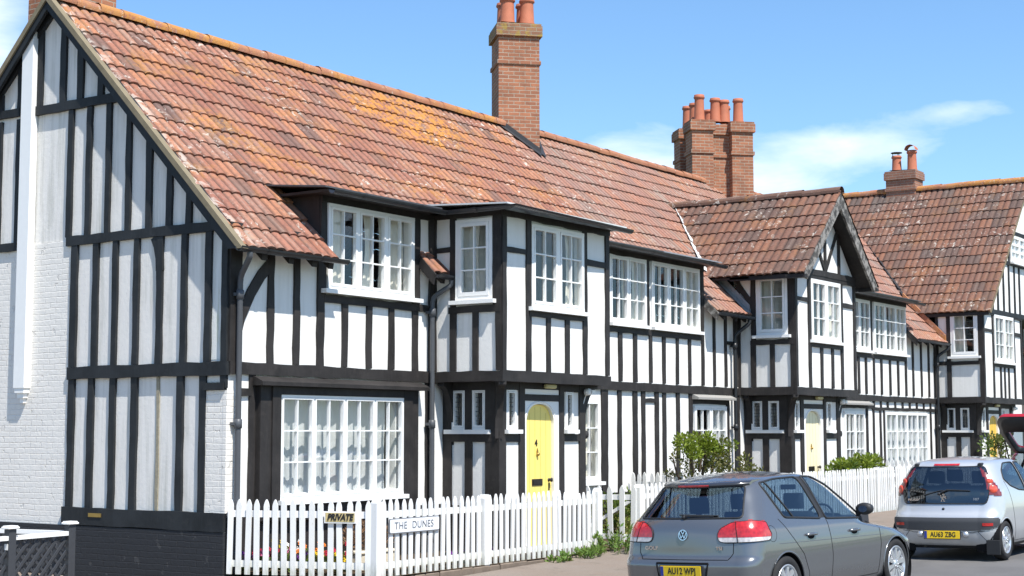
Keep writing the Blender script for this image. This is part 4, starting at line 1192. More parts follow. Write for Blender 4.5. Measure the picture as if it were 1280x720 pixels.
window(H3, FR, 22.17, 25.1, .85, 2.22, lights=4, d=.03, mul=.035, cas=.03, so=.03, curtain=[(22.22, 25.05, 0.)], clabel=('net_curtain', 'white net curtain across the farthest ground floor window', 'net'))
D3 = bay(H3, 26.0, 29.35, 26.2, 29.0, 4.95, 'yellow_deep', 27.42, .74, ((26.82, 26.96), (27.9, 28.05)), (26.42, 26.72), (28.15, 28.4), (26.9, 28.56), (-1.12, -.40),
    [26.82, 28.64], [27.4, 27.75, 28.1], {'low': [(-.40, -.28)], 'railend': -.02, 'winposts': [-.34, -1.16]}, 'wing over the deep yellow door', True)
XW, ZWR, XE, ZEE = 29.75, 8.72, 25.95, 4.86
ks = (ZWR - ZEE) / (XW - XE)
W3 = MB()
BF2.poly(W3, [(26.0, 4.94), (33.5, 4.94), (XW, ZWR - .25)], -.12, -.003)
FR.poly(W3, [(29.3, 0), (33.45, 0), (33.45, 4.3), (29.3, 4.3)], -.12, 0.)
W3.build('gable_panel', M['plaster'], H3)
t = MB()
BF2.timber(t, (26.2, 4.9), (33.3, 4.9), .12, .05)
for u in (26.9, 27.35, 27.85, 28.35, 28.85, 29.3, 30.6, 31.1, 31.6, 32.1, 32.6): BF2.timber(t, (u, 4.96), (u, min(6.3, ZEE + (u - XE if u < XW else 2 * XW - XE - u) * ks - .15)), .09, .03)
BF2.timber(t, (27.5, 6.32), (32, 6.32), .1, .04)
for u in (28.42, 30.95): BF2.timber(t, (u, 6.36), (u, 7.1), .09, .03)
BF2.timber(t, (28.3, 7.2), (31.2, 7.2), .1, .035)
t.box(29.34, 33.5, YB, .45, 4.86, 4.90)
t.build('gable_timber_framing', M['timber_black'], H3)
window(H3, BF2, 28.5, 30.9, 6.38, 7.12, lights=3, d=.04, so=.04)
t = MB()
L3 = math.hypot(XW - XE, ZWR - ZEE)
tiles(t, (XE - .06, -1.5, ZEE - .02), (0, 1, 0), (XW - XE + .06, 0, ZWR - ZEE + .06), 0, 9., 0, L3 + .03, e=.385, sag=.005)
tiles(t, (2 * XW - XE + .06, -1.5, ZEE - .02), (0, 1, 0), (-(XW - XE + .06), 0, ZWR - ZEE + .06), 0, 9., 0, L3 + .03, e=.385, res=4)
t.face([(XE, -1.45, ZEE - .06), (XW, -1.45, ZWR - .04), (XW, 7.4, ZWR - .04), (XE, 7.4, ZEE - .06)], [(.5, .5)] * 4)
ro = t.build('wing_roof', M['tiles_brown'], H3)
rd = MB(); ridge(rd, (XW, -1.52, ZWR + .06), (XW, 7.4, ZWR + .06), r=.12); rd.build('ridge_tiles', M['ridge'], ro)
vb = MB(); BF4 = Frame((0, -1.46, 0), (1, 0, 0), (0, -1, 0))
BF4.poly(vb, [(XE - .06, ZEE - .03), (XW, ZWR + .03), (XW, ZWR - .04), (XE + .02, ZEE - .06)], -.03, .035)
BF4.poly(vb, [(2 * XW - XE, ZEE - .03), (XW, ZWR + .03), (XW, ZWR - .04), (2 * XW - XE, ZEE - .1)], -.03, .035)
vb.build('verge_board', M['cement'], H3)
ev = MB(); ev.box(XE - .02, XE + .06, -1.44, .6, ZEE - .11, ZEE - .03); ev.build('eaves_fascia', M['black_paint'], H3)
fl = MB()
fl.prism([(25.9, -.28, ZE + .06), (25.9, .85, roof_z(.85) + .09), (25.9, .85, roof_z(.85) + .24), (25.9, -.28, ZE + .22)], (.09, 0, 0)); fl.build('tile_fillet', M['ridge'], H3)
fl = MB(); valley(fl, 26.0, ZEE + .35, 28.8, 7.7, .16); fl.build('valley_lead', M['flash'], H3)
# enclosing back and end walls
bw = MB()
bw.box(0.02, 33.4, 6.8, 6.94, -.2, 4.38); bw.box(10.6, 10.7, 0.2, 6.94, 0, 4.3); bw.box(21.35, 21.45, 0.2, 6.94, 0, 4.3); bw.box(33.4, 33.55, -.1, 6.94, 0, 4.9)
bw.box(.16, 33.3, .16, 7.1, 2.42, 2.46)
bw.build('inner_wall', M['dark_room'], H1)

# ---------------------------------------------------------------- chimneys
def pot(parent, c, r=.13, h=.5, cowl=None):
    mb = MB()
    mb.lathe([(r * 1.12, 0), (r * 1.1, .04), (r * 1.02, .07), (r * .92, h * .78), (r * .9, h * .84), (r * 1.08, h * .87), (r * 1.1, h * .93), (r * .98, h * .955), (r * 1.02, h), (r * .86, h), (r * .8, h * .5), (r * .8, .05), (0, .05)], c, 18)
    o = mb.build('chimney_pot', M['terracotta'], parent)
    if cowl == 'plate':
        q = MB(); cz = c[2] + h
        for k in range(3): q.tube([(c[0] + r * .8 * math.cos(k * 2.1), c[1] + r * .8 * math.sin(k * 2.1), cz - .02), (c[0] + r * .8 * math.cos(k * 2.1), c[1] + r * .8 * math.sin(k * 2.1), cz + .09)], .01, 6)
        q.lathe([(0, .115), (r * 1.2, .10), (r * 1.2, .085), (0, .09)], (c[0], c[1], cz), 14)
        q.build('rain_cowl', M['dark_metal'], o) if False else q.build('rain_cowl', M['dark_metal'], parent)
    if cowl == 'hood':
        q = MB(); q.M = Matrix.Translation((c[0], c[1], c[2] + h))
        rows = [[(-.05 + .26 * i, r * 1.15 * math.cos(PI * j / 8), r * 1.1 * math.sin(PI * j / 8)) for j in range(9)] for i in (-.55, .55)]
        q.grid(rows); q.build('hooded_top', M['terracotta'], parent)
    return o
def stack(root, cx, cy, rot, blocks, zb, zt, bands, name='chimney'):
    """brick stack: blocks are (x0,x1,y0,y1) in the stack's own axes"""
    o = MB(); o.M = Matrix.Translation((cx, cy, 0)) @ Matrix.Rotation(rot, 4, 'Z')
    for i, (x0, x1, y0, y1) in enumerate(blocks):
        z = zt - .015 * i
        o.box(x0, x1, y0, y1, zb, z - .26)
        for (za, zc, g) in bands: o.box(x0 - g, x1 + g, y0 - g, y1 + g, z - za, z - zc)
    return o.build(name, M['brick'], root), o.M
def cap(parent, Mx, blocks, zt, g=.05):
    o = MB(); o.M = Mx
    for i, (x0, x1, y0, y1) in enumerate(blocks):
        z = zt - .015 * i
        o.box(x0 - g - .02, x1 + g + .02, y0 - g - .02, y1 + g + .02, z - .26, z - .05); o.box(x0 - g, x1 + g, y0 - g, y1 + g, z - .05, z + .0)
        o.face([(x0 - g + .02, y0 - g + .02, z + .001), (x1 + g - .02, y0 - g + .02, z + .001), (x1 + g - .1, y1 + g - .1, z + .05), (x0 - g + .1, y1 + g - .1, z + .05)])
    return o.build('chimney_cap', M['brick_top'], parent)
B1 = [(-.415, .415, -.415, .415)]
ch, Mx = stack(H1, 11.46, 3.48, math.radians(45), B1, 6.9, 9.9, [(.83, .75, .028)])
ch.name = 'chimney'; cap(ch, Mx, B1, 9.9, .035)
for (px_, py_) in ((-.2, -.2), (.2, -.2), (-.2, .2), (.2, .2)): 
    c = Mx @ V((px_, py_, 9.92)); pot(ch, c, .145, .54)
fl = MB(); fl.M = Mx
def on_roof(x, y, dz):
    p = Mx @ V((x, y, 0)); return (x, y, roof_under(p.y) + dz)
for (a, b) in (((-.44, -.44), (-.44, .44)), ((-.44, -.44), (.44, -.44)), ((.44, -.44), (.44, .44)), ((-.44, .44), (.44, .44))):
    A, B = on_roof(*a, .0), on_roof(*b, .0)
    k = 6
    for i in range(k):
        p = on_roof(a[0] + (b[0] - a[0]) * i / k, a[1] + (b[1] - a[1]) * i / k, .02); q = on_roof(a[0] + (b[0] - a[0]) * (i + 1) / k, a[1] + (b[1] - a[1]) * (i + 1) / k, .02)
        ox, oy = (a[0] + b[0]) / .88 * .11, (a[1] + b[1]) / .88 * .11
        u1_, u2_ = (p[0], p[1], p[2] + .17), (q[0], q[1], q[2] + .17)
        d1_, d2_ = on_roof(p[0] + ox, p[1] + oy, .10), on_roof(q[0] + ox, q[1] + oy, .10)
        fl.face([p, q, u2_, u1_]); fl.face([(p[0], p[1], p[2] + .08), (q[0], q[1], q[2] + .08), d2_, d1_])
fl.build('chimney_flashing', M['flash'], ch)
s2 = .78
B2 = [(-s2, -s2 + .54, -s2, -s2 + .54), (s2 - .54, s2, -s2, -s2 + .54), (-s2, -s2 + .54, s2 - .54, s2), (s2 - .54, s2, s2 - .54, s2), (-s2 + .22, s2 - .22, -s2 + .22, s2 - .22)]
ch, Mx = stack(H2, 20.40, 3.62, math.radians(-45), B2, 6.9, 9.36, [(.83, .74, .03)])
c2_ = cap(ch, Mx, B2, 9.36, .03); c2_.data.materials[0] = M['brick']
for px_, py_, h_ in ((-.50, -.50, .66), (.50, -.50, .60), (-.50, .50, .58), (.50, .50, .62), (-.48, -.02, .55), (-.08, -.46, .60), (.15, -.46, .56), (.05, .45, .5)):
    pot(ch, Mx @ V((px_, py_, 9.37)), .125, h_)
B3 = [(-.34, .34, -.44, .44)]
ch, Mx = stack(H3, 29.9, 2.2, 0, B3, 8.0, 9.38, [(.6, .5, .03)])
ch.data.materials[0] = M['brick_far']; c3 = cap(ch, Mx, B3, 9.38, .025); c3.data.materials[0] = M['brick_far']
pot(ch, (29.9, 2.42, 9.38), .14, .5, 'plate'); pot(ch, (29.9, 1.95, 9.38), .14, .62, 'hood')
B0 = [(-.6, .6, -.25, .25)]
ch, Mx = stack(H1, .80, 4.1, 0, B0, 6.4, 9.4, [(.8, .7, .03)])
cap(ch, Mx, B0, 9.4); 
for k in (-.22, .22): pot(ch, (.80 + k, 4.1, 9.42))
# ------------------------------------------------------------------ picket fences
def picket_mesh(h, w=.07, th=.02):
    mb = MB()
    out = [(-w / 2, 0), (w / 2, 0), (w / 2, h - .085), (w * .44, h - .06), (w * .26, h - .025), (w * .1, h - .005), (0, h), (-w * .1, h - .005), (-w * .26, h - .025), (-w * .44, h - .06), (-w / 2, h - .085)]
    mb.prism([(u, 0, z) for u, z in out], (0, -th, 0))
    o = mb.build('picket', M['fence_white']); me = o.data
    bpy.data.objects.remove(o)
    return me
PM = {}
def fence(name, label, a, b, h0, h1, sp=.132, pw=.07, posts=(0, 1), hf=None, z0=.0, cat='fence', group='white picket fences', brace=False, rails=(.13, .74), low=None, rz=None):
    """picket fence between plan points a and b; each picket, rail and post is a part"""
    ax, ay = a; bx, by = b
    L = math.hypot(bx - ax, by - ay); ang = math.atan2(by - ay, bx - ax)
    root = empty(name, (ax, ay, z0), (0, 0, ang)); tag(root, label, cat, group)
    n = max(2, int(round(L / sp)))
    r = random.Random(int(L * 1000))
    for i in range(n + 1):
        t = i / n
        h = h0 + (h1 - h0) * t + (hf(t) if hf else 0) + r.uniform(-.006, .006)
        key = (round(h, 2), pw)
        if key not in PM: PM[key] = picket_mesh(key[0], pw)
        o = bpy.data.objects.new('picket', PM[key]); COL.objects.link(o); o.parent = root
        o.location = (L * t, r.uniform(-.003, .003), .0); o.rotation_euler = (r.uniform(-.008, .008), r.uniform(-.02, .02), 0)
    for k, zf in enumerate(rails):
        mb = MB(); zA = zf * h0 / .92; zB = zf * h1 / .92
        pts = [(-.03, .002, zA - .04), (L + .03, .002, zB - .04), (L + .03, .002, zB + .04), (-.03, .002, zA + .04)]
        mb.prism(pts, (0, .045, 0)); mb.build('rail', M['fence_white'], root)
    if brace:
        mb = MB(); mb.prism([(.03, .003, .2), (.13, .003, .2), (L - .02, .003, .68), (L - .12, .003, .68)], (0, .035, 0)); mb.build('brace', M['fence_white'], root)
    for t in posts:
        mb = MB(); hh = (h0 if t == 0 else h1) + .01; x = L * t
        mb.bbox(x - .055, x + .055, -.06, .05, -.25, hh - .04, .008)
        rr = [[(x + sx * s_, y_, z_) for sx, y_ in ((-.055, -.06), (.055, -.06), (.055, .05), (-.055, .05))] for s_, z_ in ((1, hh - .04),)]
        mb.prism([(x - .045, .04, hh - .041), (x - .045, -.05, hh - .041), (x - .03, -.05, hh), (x - .03, .04, hh)][::-1], (.075, 0, 0))
        mb.build('post', M['fence_white'], root)
    return root
fence('picket_fence', 'short white picket fence running from the house corner to the post with the private sign', (-.01, -.10), (.575, -1.84), .92, .925, sp=.124, posts=())
fence('picket_fence', 'white picket fence in front of the big boxed window, carrying the house name', (.62, -1.92), (2.85, -1.92), .93, .91, posts=(0, 1))
fence('picket_fence', 'white picket fence running past the yellow door to the open gate', (2.97, -1.92), (5.72, -1.92), .915, .91, posts=(1,), hf=lambda t: -.05 * math.sin(PI * min(1, max(0, (t - .62) / .36))) if .62 < t < .98 else 0)
g_ = fence('picket_gate', 'open white garden gate with diagonal brace, swung back towards the house', (6.88, -.86), (6.88, -1.86), .90, .92, sp=.19, pw=.085, posts=(), brace=True, cat='gate', group=None)
fence('picket_fence', 'white picket fence hidden behind the parked grey hatchback', (6.94, -1.92), (9.8, -1.92), .93, .98, posts=(0, 1))
fence('picket_fence', 'white picket fence dividing the gardens beside the big shrub', (9.9, -.12), (9.9, -1.8), 1.03, 1.05, sp=.122, posts=())
fence('picket_fence', 'long white picket fence with close pickets before the cream door house', (9.93, -1.92), (16.7, -1.92), .99, 1.0, sp=.112, pw=.06, posts=(1,), rails=(.10, .76))
fence('picket_gate', 'closed white garden gate with diagonal brace in front of the low hedge', (16.8, -1.92), (18.0, -1.92), 1.0, 1.01, sp=.112, pw=.06, posts=(1,), brace=True, cat='gate', group=None, rails=(.10, .76))
fence('picket_fence', 'white picket fence right of the closed gate, behind the silver car', (18.1, -1.92), (21.0, -1.92), 1.01, 1.02, sp=.112, pw=.06, posts=(1,), rails=(.10, .76))
fence('picket_fence', 'white picket fence dividing the two far gardens under the wide net curtain window', (21.1, -.1), (21.1, -1.8), 1.1, 1.1, sp=.12, posts=())
fence('picket_fence', 'farthest white picket fence, before the deep yellow door', (21.1, -1.92), (26.8, -1.92), 1.02, 1.02, sp=.12, pw=.065, posts=(1,))
M['kerb_wall'] = simple('earthy_kerb_stone', (.2, .16, .125), .9, .1, nscale=9, namt=.35, bs=.6)
# low kerb wall under the fence
mb = MB(); r = random.Random(3)
x = .62
while x < 27:
    l = r.uniform(.22, .5); mb.bbox(x + .004, x + l - .004, -2.0 + r.uniform(-.012, .012), -1.86, zp(x) - .1, -.005 + r.uniform(-.02, .004), .012); x += l
tag(mb.build('garden_kerb_wall', M['kerb_wall']), kind='structure')

# ------------------------------------------------------------------ signs on the fence
A_ = V((-.01, -.10, 0)); B_ = V((.575, -1.84, 0)); U1 = (B_ - A_).normalized(); N1 = V((U1.y, -U1.x, 0)); 
def board(mb, o, U, Nn, hw, hh, th, rc=.0, tilt=0.):
    Z = V((0, 0, 1)); pts = []
    if rc:
        for (sx, sz, a0) in ((1, -1, -PI / 2), (1, 1, 0), (-1, 1, PI / 2), (-1, -1, PI)):
            for k in range(4):
                a = a0 + k * PI / 6; pts.append((sx * (hw - rc) + rc * math.cos(a), sz * (hh - rc) + rc * math.sin(a)))
    else: pts = [(-hw, -hh), (hw, -hh), (hw, hh), (-hw, hh)]
    mb.prism([o + U * u + Z * z for u, z in pts], Nn * th)
s1 = empty('name_sign', A_ + U1 * 1.48 + N1 * .024 + V((0, 0, .715))); tag(s1, 'small gold and white PRIVATE board fixed across the pickets', 'sign')
def rel(o, root):
    o.parent = root; o.matrix_parent_inverse = Matrix.Translation(-root.location)
O1 = V(s1.location)
M['sign_gold'] = simple('gold_sign_face', (.52, .42, .2), .5, .3, nscale=30, namt=.3, bs=.2)
M['sign_white'] = simple('white_sign_enamel', (.8, .82, .83), .3, .5, nscale=10, namt=.03, bs=.02)
M['ink'] = simple('black_lettering', (.02, .02, .022), .5, .3, bs=0)
M['ink_grey'] = simple('grey_lettering', (.17, .18, .2), .5, .3, bs=0)
mb = MB(); board(mb, O1, U1, N1, .205, .07, .02); rel(mb.build('board', M['white']), s1)
mb = MB(); board(mb, O1 + N1 * .02, U1, N1, .19, .055, .003); rel(mb.build('gold_panel', M['sign_gold']), s1)
rel(letters('PRIVATE', .108, M['ink'], O1 + N1 * .027, U1, (0, 0, 1), None, 'lettering', .004, shear=.25, sx=.82, bold=.0045), s1)
s2_ = empty('name_sign', (1.325, -1.945, .60)); tag(s2_, 'white THE DUNES name plate with dark border on the pickets', 'sign')
O2 = V(s2_.location); U2, N2 = V((1, 0, 0)), V((0, -1, 0))
mb = MB(); board(mb, O2, U2, N2, .50, .092, .014, .02); rel(mb.build('board', M['ink_grey']), s2_)
mb = MB(); board(mb, O2 + N2 * .012, U2, N2, .488, .08, .005, .015); rel(mb.build('face', M['sign_white']), s2_)
for wd, off in (('THE', -.285), ('DUNES', .155)): rel(letters(wd, .125, M['ink_grey'], O2 + N2 * .0195 + U2 * off, U2, (0, 0, 1), None, 'lettering', .004, sx=1.04, spacing=1.08), s2_)

# ------------------------------------------------------------------ plants
def leaf_mat(name, cols, rough=.5, trans=True):
    m, nt, out = newmat(name); n = N(nt)
    g = n('ShaderNodeNewGeometry')
    c = n.ramp(g.outputs['Random Per Island'], [(i / (len(cols) - 1), c) for i, c in enumerate(cols)])
    p = bsdf(n, out, c, rough, .3)
    if trans:
        t = n('ShaderNodeBsdfTranslucent', {'Color': n.mix(.5, c, (.25, .32, .03))})
        mx = n('ShaderNodeMixShader', {0: .28, 1: p.outputs[0], 2: t.outputs[0]})
        nt.links.new(mx.outputs[0], out.inputs[0])
    return m
M['leaf_lime'] = leaf_mat('lime_green_leaves', [(.10, .15, .015), (.17, .23, .02), (.22, .27, .03), (.12, .17, .02)])
M['leaf_olive'] = leaf_mat('olive_leaves', [(.08, .095, .02), (.13, .135, .035), (.16, .14, .05), (.07, .09, .022)])
M['leaf_green'] = leaf_mat('mid_green_leaves', [(.06, .11, .02), (.10, .16, .03), (.14, .2, .035), (.05, .09, .02)])
M['leaf_weed'] = leaf_mat('fresh_weed_leaves', [(.09, .17, .03), (.13, .22, .04), (.17, .26, .06), (.07, .12, .03)])
M['leaf_variegated'] = leaf_mat('yellow_edged_leaves', [(.08, .12, .02), (.3, .3, .08), (.14, .18, .03), (.36, .34, .14)])
M['leaf_brown'] = leaf_mat('dry_brown_foliage', [(.16, .08, .035), (.24, .13, .06), (.12, .06, .03), (.3, .18, .09)], trans=False)
M['bark'] = simple('shrub_bark', (.1, .075, .05), .9, .1, nscale=20, namt=.4, bs=.6)
def leaf(mb, p, d, s, r, asp=.5):
    d = d.normalized(); a = d.orthogonal().normalized(); a.rotate(Matrix.Rotation(r.uniform(0, 6.28), 3, d))
    b = d.cross(a)
    m_ = p + d * s * .5 + b * s * .08
    mb.face([p, m_ + a * s * asp * .5, p + d * s, m_ - a * s * asp * .5], [(0, 0)] * 4)
def clump(mb, c, rad, n, s, r, up=.3, asp=.55, shell=.55):
    for _ in range(n):
        v = V((r.gauss(0, 1), r.gauss(0, 1), r.gauss(0, 1))).normalized()
        k = r.uniform(shell, 1.0) if r.random() < .75 else r.uniform(.1, shell)
        p = V(c) + V((v.x * rad[0], v.y * rad[1], v.z * rad[2])) * k
        d = v * .7 + V((r.uniform(-.6, .6), r.uniform(-.6, .6), r.uniform(-.3, .6) + up))
        leaf(mb, p, d, s * r.uniform(.6, 1.3), r, asp)
def shrub(name, label, base, clumps, stems, leaf_m, s=.06, seed=1, cat='shrub', group=None, dens=1.):
    r = random.Random(seed); root = empty(name, base); tag(root, label, cat, group)
    for lm in sorted({c[3] for c in clumps}):
        mb = MB()
        for c in clumps:
            if c[3] == lm: clump(mb, c[0], c[1], int(c[2] * dens), s, r)
        mb.build('foliage', M[lm], root)
    if stems:
        for st in stems:
            mb = MB()
            mb.tube(st[0], [st[1] * (1 - .6 * i / (len(st[0]) - 1)) for i in range(len(st[0]))], 7); mb.build('branch', M['bark'], root)
    return root
r0 = random.Random(9)
def jit(c, n, R, lm, rad, cnt):
    return [((c[0] + r0.uniform(-R[0], R[0]), c[1] + r0.uniform(-R[1], R[1]), c[2] + r0.uniform(-R[2], R[2])), tuple(rad * r0.uniform(.7, 1.2) for _ in range(3)), cnt, lm) for _ in range(n)]
cl = jit((-.42, 0, 1.52), 10, (.4, .2, .17), 'leaf_lime', .17, 150)
cl += jit((-.75, .1, 1.15), 4, (.15, .2, .25), 'leaf_olive', .11, 60)
cl += jit((.4, 0, 1.2), 15, (.36, .22, .42), 'leaf_olive', .16, 110)
cl += jit((.3, -.05, 1.45), 5, (.35, .2, .15), 'leaf_lime', .14, 80)
shrub('clipped_shrub', 'big open shrub with bright green top and bare stems behind the grey car', (10.35, -1.25, 0), cl,
      [([(.0, 0, 0), (-.05, .02, .5), (-.25, .05, .95), (-.5, .0, 1.45)], .05), ([(.05, 0, 0), (.1, -.05, .6), (.35, 0, 1.05), (.55, .05, 1.5)], .05), ([(.0, .05, 0), (-.0, .05, .8), (.1, .0, 1.3), (-.1, .0, 1.75)], .04), ([(-.05, 0, 0), (-.3, .05, .7), (-.75, .1, 1.0), (-.9, .1, 1.3)], .03), ([(-.12, .02, .8), (-.3, -.1, 1.1), (-.15, -.1, 1.5)], .025)], None, s=.062, seed=3)
shrub('clipped_shrub', 'small thin shrub just right of the big open shrub', (11.9, -1.3, 0), jit((0, 0, 1.05), 7, (.42, .2, .17), 'leaf_olive', .13, 70), [([(0, 0, 0), (.03, 0, .5), (-.1, 0, 1.05)], .03), ([(0, 0, 0), (.1, .02, .6), (.25, 0, 1.1)], .03)], None, s=.07, seed=4)
shrub('low_hedge', 'low bright green hedge behind the closed gate', (16.95, -1.35, 0), jit((-.1, 0, .88), 18, (1.1, .22, .2), 'leaf_green', .2, 100) + jit((0, -.1, 1.03), 11, (1.1, .18, .10), 'leaf_lime', .15, 75), [([(-.6, 0, 0), (-.6, .03, .5), (-.7, 0, .95)], .04), ([(.6, 0, 0), (.6, .03, .5), (.7, 0, .95)], .04)], None, s=.085, seed=5, cat='hedge')
shrub('rose_bush', 'tall loose rose bush in front of the deep yellow door', (26.2, -1.55, 0), jit((0, 0, 1.0), 14, (.75, .25, .55), 'leaf_green', .22, 70) + jit((-.1, 0, 1.45), 5, (.5, .2, .2), 'leaf_olive', .17, 50), [([(0, 0, 0), (.1, 0, .7), (-.2, 0, 1.5)], .03), ([(.1, 0, 0), (.3, 0, .7), (.5, 0, 1.4)], .03)], None, s=.09, seed=6)
shrub('leafy_bush', 'yellow and green bush behind the open garden gate', (8.2, -.75, 0), jit((0, 0, .3), 12, (.6, .3, .25), 'leaf_variegated', .2, 90) + jit((0, 0, .5), 5, (.5, .2, .15), 'leaf_green', .18, 70), [([(0, 0, 0), (.1, 0, .5)], .02)], None, s=.085, seed=7, cat='bush')
def weed(loc, R_, h, seed, label):
    r = random.Random(seed); root = empty('weed_clump', loc); tag(root, label, 'weed', 'weeds along the foot of the fence')
    mb = MB(); st = MB()
    for i in range(int(26 * R_ / .25)):
        a = r.uniform(0, 6.28); q = R_ * math.sqrt(r.random()); lean = r.uniform(.1, .5)
        b = V((q * math.cos(a) * 1.25, q * math.sin(a) * .8, 0)); hh = h * r.uniform(.5, 1.1) * (1 - .55 * q / R_)
        tip = b + V((math.cos(a) * lean * hh, math.sin(a) * lean * hh, hh))
        mb.tube([b, b.lerp(tip, .5) + V((0, 0, .03)), tip], [.006, .005, .002], 4, False)
        for k in range(9):
            t = r.uniform(.25, 1.0); p = b.lerp(tip, t)
            leaf(mb, p, V((r.uniform(-1, 1), r.uniform(-1, 1), r.uniform(.1, 1.1))), r.uniform(.05, .11), r, .42)
    mb.build('foliage', M['leaf_weed'], root)
weed((4.25, -2.2, zp(4.2)), .13, .15, 1, 'smallest green weed clump, leftmost at the foot of the fence')
weed((4.95, -2.25, zp(4.9)), .21, .27, 2, 'round green weed clump, second from the left below the yellow door')
weed((5.75, -2.28, zp(5.7)), .36, .50, 4, 'tallest bushy green weed clump at the open gate post')
weed((6.4, -2.3, zp(6.4)), .25, .26, 5, 'low spreading green weed clump nearest the grey car')

# pansies in the little corner bed
cols = {'yellow': (.75, .5, .03), 'crimson': (.4, .02, .05), 'purple': (.16, .03, .25), 'orange': (.7, .2, .03), 'pink': (.6, .15, .3), 'white': (.75, .72, .68)}
for k_, c_ in cols.items(): M['petal_' + k_] = simple(k_ + '_petals', c_, .7, .2, bs=0)
r = random.Random(21)
def flower_plant(x, y, kind, label, h=.26):
    root = empty('flowering_plant', (x, y, 0)); tag(root, label, 'flower', 'bedding flowers behind the corner fence')
    mb = MB(); clump(mb, (0, 0, h * .45), (.085, .085, h * .45), 70, .06, r); mb.build('foliage', M['leaf_green'], root)
    fb = MB()
    for _ in range(9):
        c = V((r.uniform(-.09, .09), r.uniform(-.09, .09), h * r.uniform(.75, 1.2)))
        nn = V((r.uniform(-.5, .2), -1, r.uniform(.0, .8))).normalized(); a = nn.orthogonal().normalized(); b = nn.cross(a); R_ = r.uniform(.018, .028)
        for p in range(5):
            t0 = 2 * PI * p / 5; pts = [c]
            for q in (-.5, -.2, .2, .5): pts.append(c + (a * math.cos(t0 + q) + b * math.sin(t0 + q)) * R_ * (1.1 if abs(q) < .3 else .85) + nn * .004 * p)
            fb.face(pts)
    fb.build('blossoms', M['petal_' + kind], root)
fl_ = [(.18, -.22, 'purple', .2), (.24, -.42, 'pink', .24), (.3, -.28, 'crimson', .26), (.36, -.62, 'yellow', .36), (.42, -.4, 'crimson', .26), (.46, -.8, 'purple', .24), (.54, -.55, 'pink', .28), (.58, -1.0, 'yellow', .24), (.64, -.75, 'orange', .32), (.70, -.5, 'white', .34), (.74, -1.15, 'crimson', .26), (.8, -.9, 'orange', .32), (.66, -1.3, 'yellow', .22), (.9, -1.1, 'crimson', .30)]
seen = {}
for x, y, kd, h in fl_:
    seen[kd] = seen.get(kd, 0) + 1
    flower_plant(x, y, kd, {'purple': 'purple pansies', 'pink': 'pink pansies', 'crimson': 'crimson wallflowers', 'yellow': 'yellow pansies', 'orange': 'orange wallflowers', 'white': 'white pansies'}[kd] + (' close to the house corner' if x < .35 else ' in the middle of the corner bed' if x < .62 else ' near the post of the private sign' if y < -.95 else ' in front of the big boxed window'), h)
for k_, (x, y) in enumerate(((2.55, -1.55), (2.9, -1.5), (3.4, -1.55))): flower_plant(x, y, 'purple', ['low purple flowers behind the name plate fence, leftmost of three', 'low purple flowers behind the name plate fence, middle of three', 'low purple flowers behind the name plate fence, rightmost of three'][k_], .16)
M['cream_stone'] = simple('cream_planter_stone', (.62, .56, .44), .85, .2, nscale=12, namt=.2, bs=.5)
pl = empty('planter', (1.5, -1.12, 0)); tag(pl, 'cream stone trough planter behind the corner fence post', 'planter')
mb = MB(); mb.bbox(-.36, .36, -.14, .14, 0, .21, .015); mb.bbox(-.375, .375, -.155, .155, .21, .245, .01); mb.build('trough', M['cream_stone'], pl)
dp = empty('dried_plant', (1.45, -1.1, .24)); tag(dp, 'dry brown plant standing in the cream trough planter', 'plant')
mb = MB(); 
for c, rd_ in (((-.36, 0, .14), .17), ((-.15, .02, .22), .2), ((.08, 0, .2), .2), ((.3, 0, .14), .17)): clump(mb, c, (rd_, .12, rd_), 170, .05, r, .5, .35)
mb.build('foliage', M['leaf_brown'], dp)
mb = MB()
for k in range(9): mb.tube([(r.uniform(-.25, .25), 0, -.02), (r.uniform(-.3, .3), r.uniform(-.05, .05), .25)], .006, 5)
mb.build('stems', M['bark'], dp)

# ------------------------------------------------------------------ black lattice railing on the left
M['lat_black'] = simple('charcoal_painted_wood', (.045, .048, .054), .5, .35, nscale=10, namt=.15)
lt = empty('lattice_railing', (-1.4, 1.25, -.28)); tag(lt, 'low charcoal lattice railing with white cap rails by the gable wall', 'railing')
def lp(x, y, z): return V((x + 1.4, y - 1.25, z + .28))
PA, PBk, PC = V((-1.47, 1.13, 0)), V((-2.45, .98, 0)), V((-.12, 2.45, 0))
for p in (PA, PBk):
    mb = MB(); q = lp(p.x, p.y, -.3); mb.bbox(q.x - .05, q.x + .05, q.y - .05, q.y + .05, -.05, .92, .006); mb.build('post', M['lat_black'], lt)
    mb = MB(); mb.bbox(q.x - .075, q.x + .075, q.y - .075, q.y + .075, .92, .945, .006)
    mb.prism([(q.x - .06, q.y - .06, .945), (q.x + .06, q.y - .06, .945), (q.x + .06, q.y + .06, .945), (q.x - .06, q.y + .06, .945)], (0, 0, .012)); mb.build('post_cap', M['white'], lt)
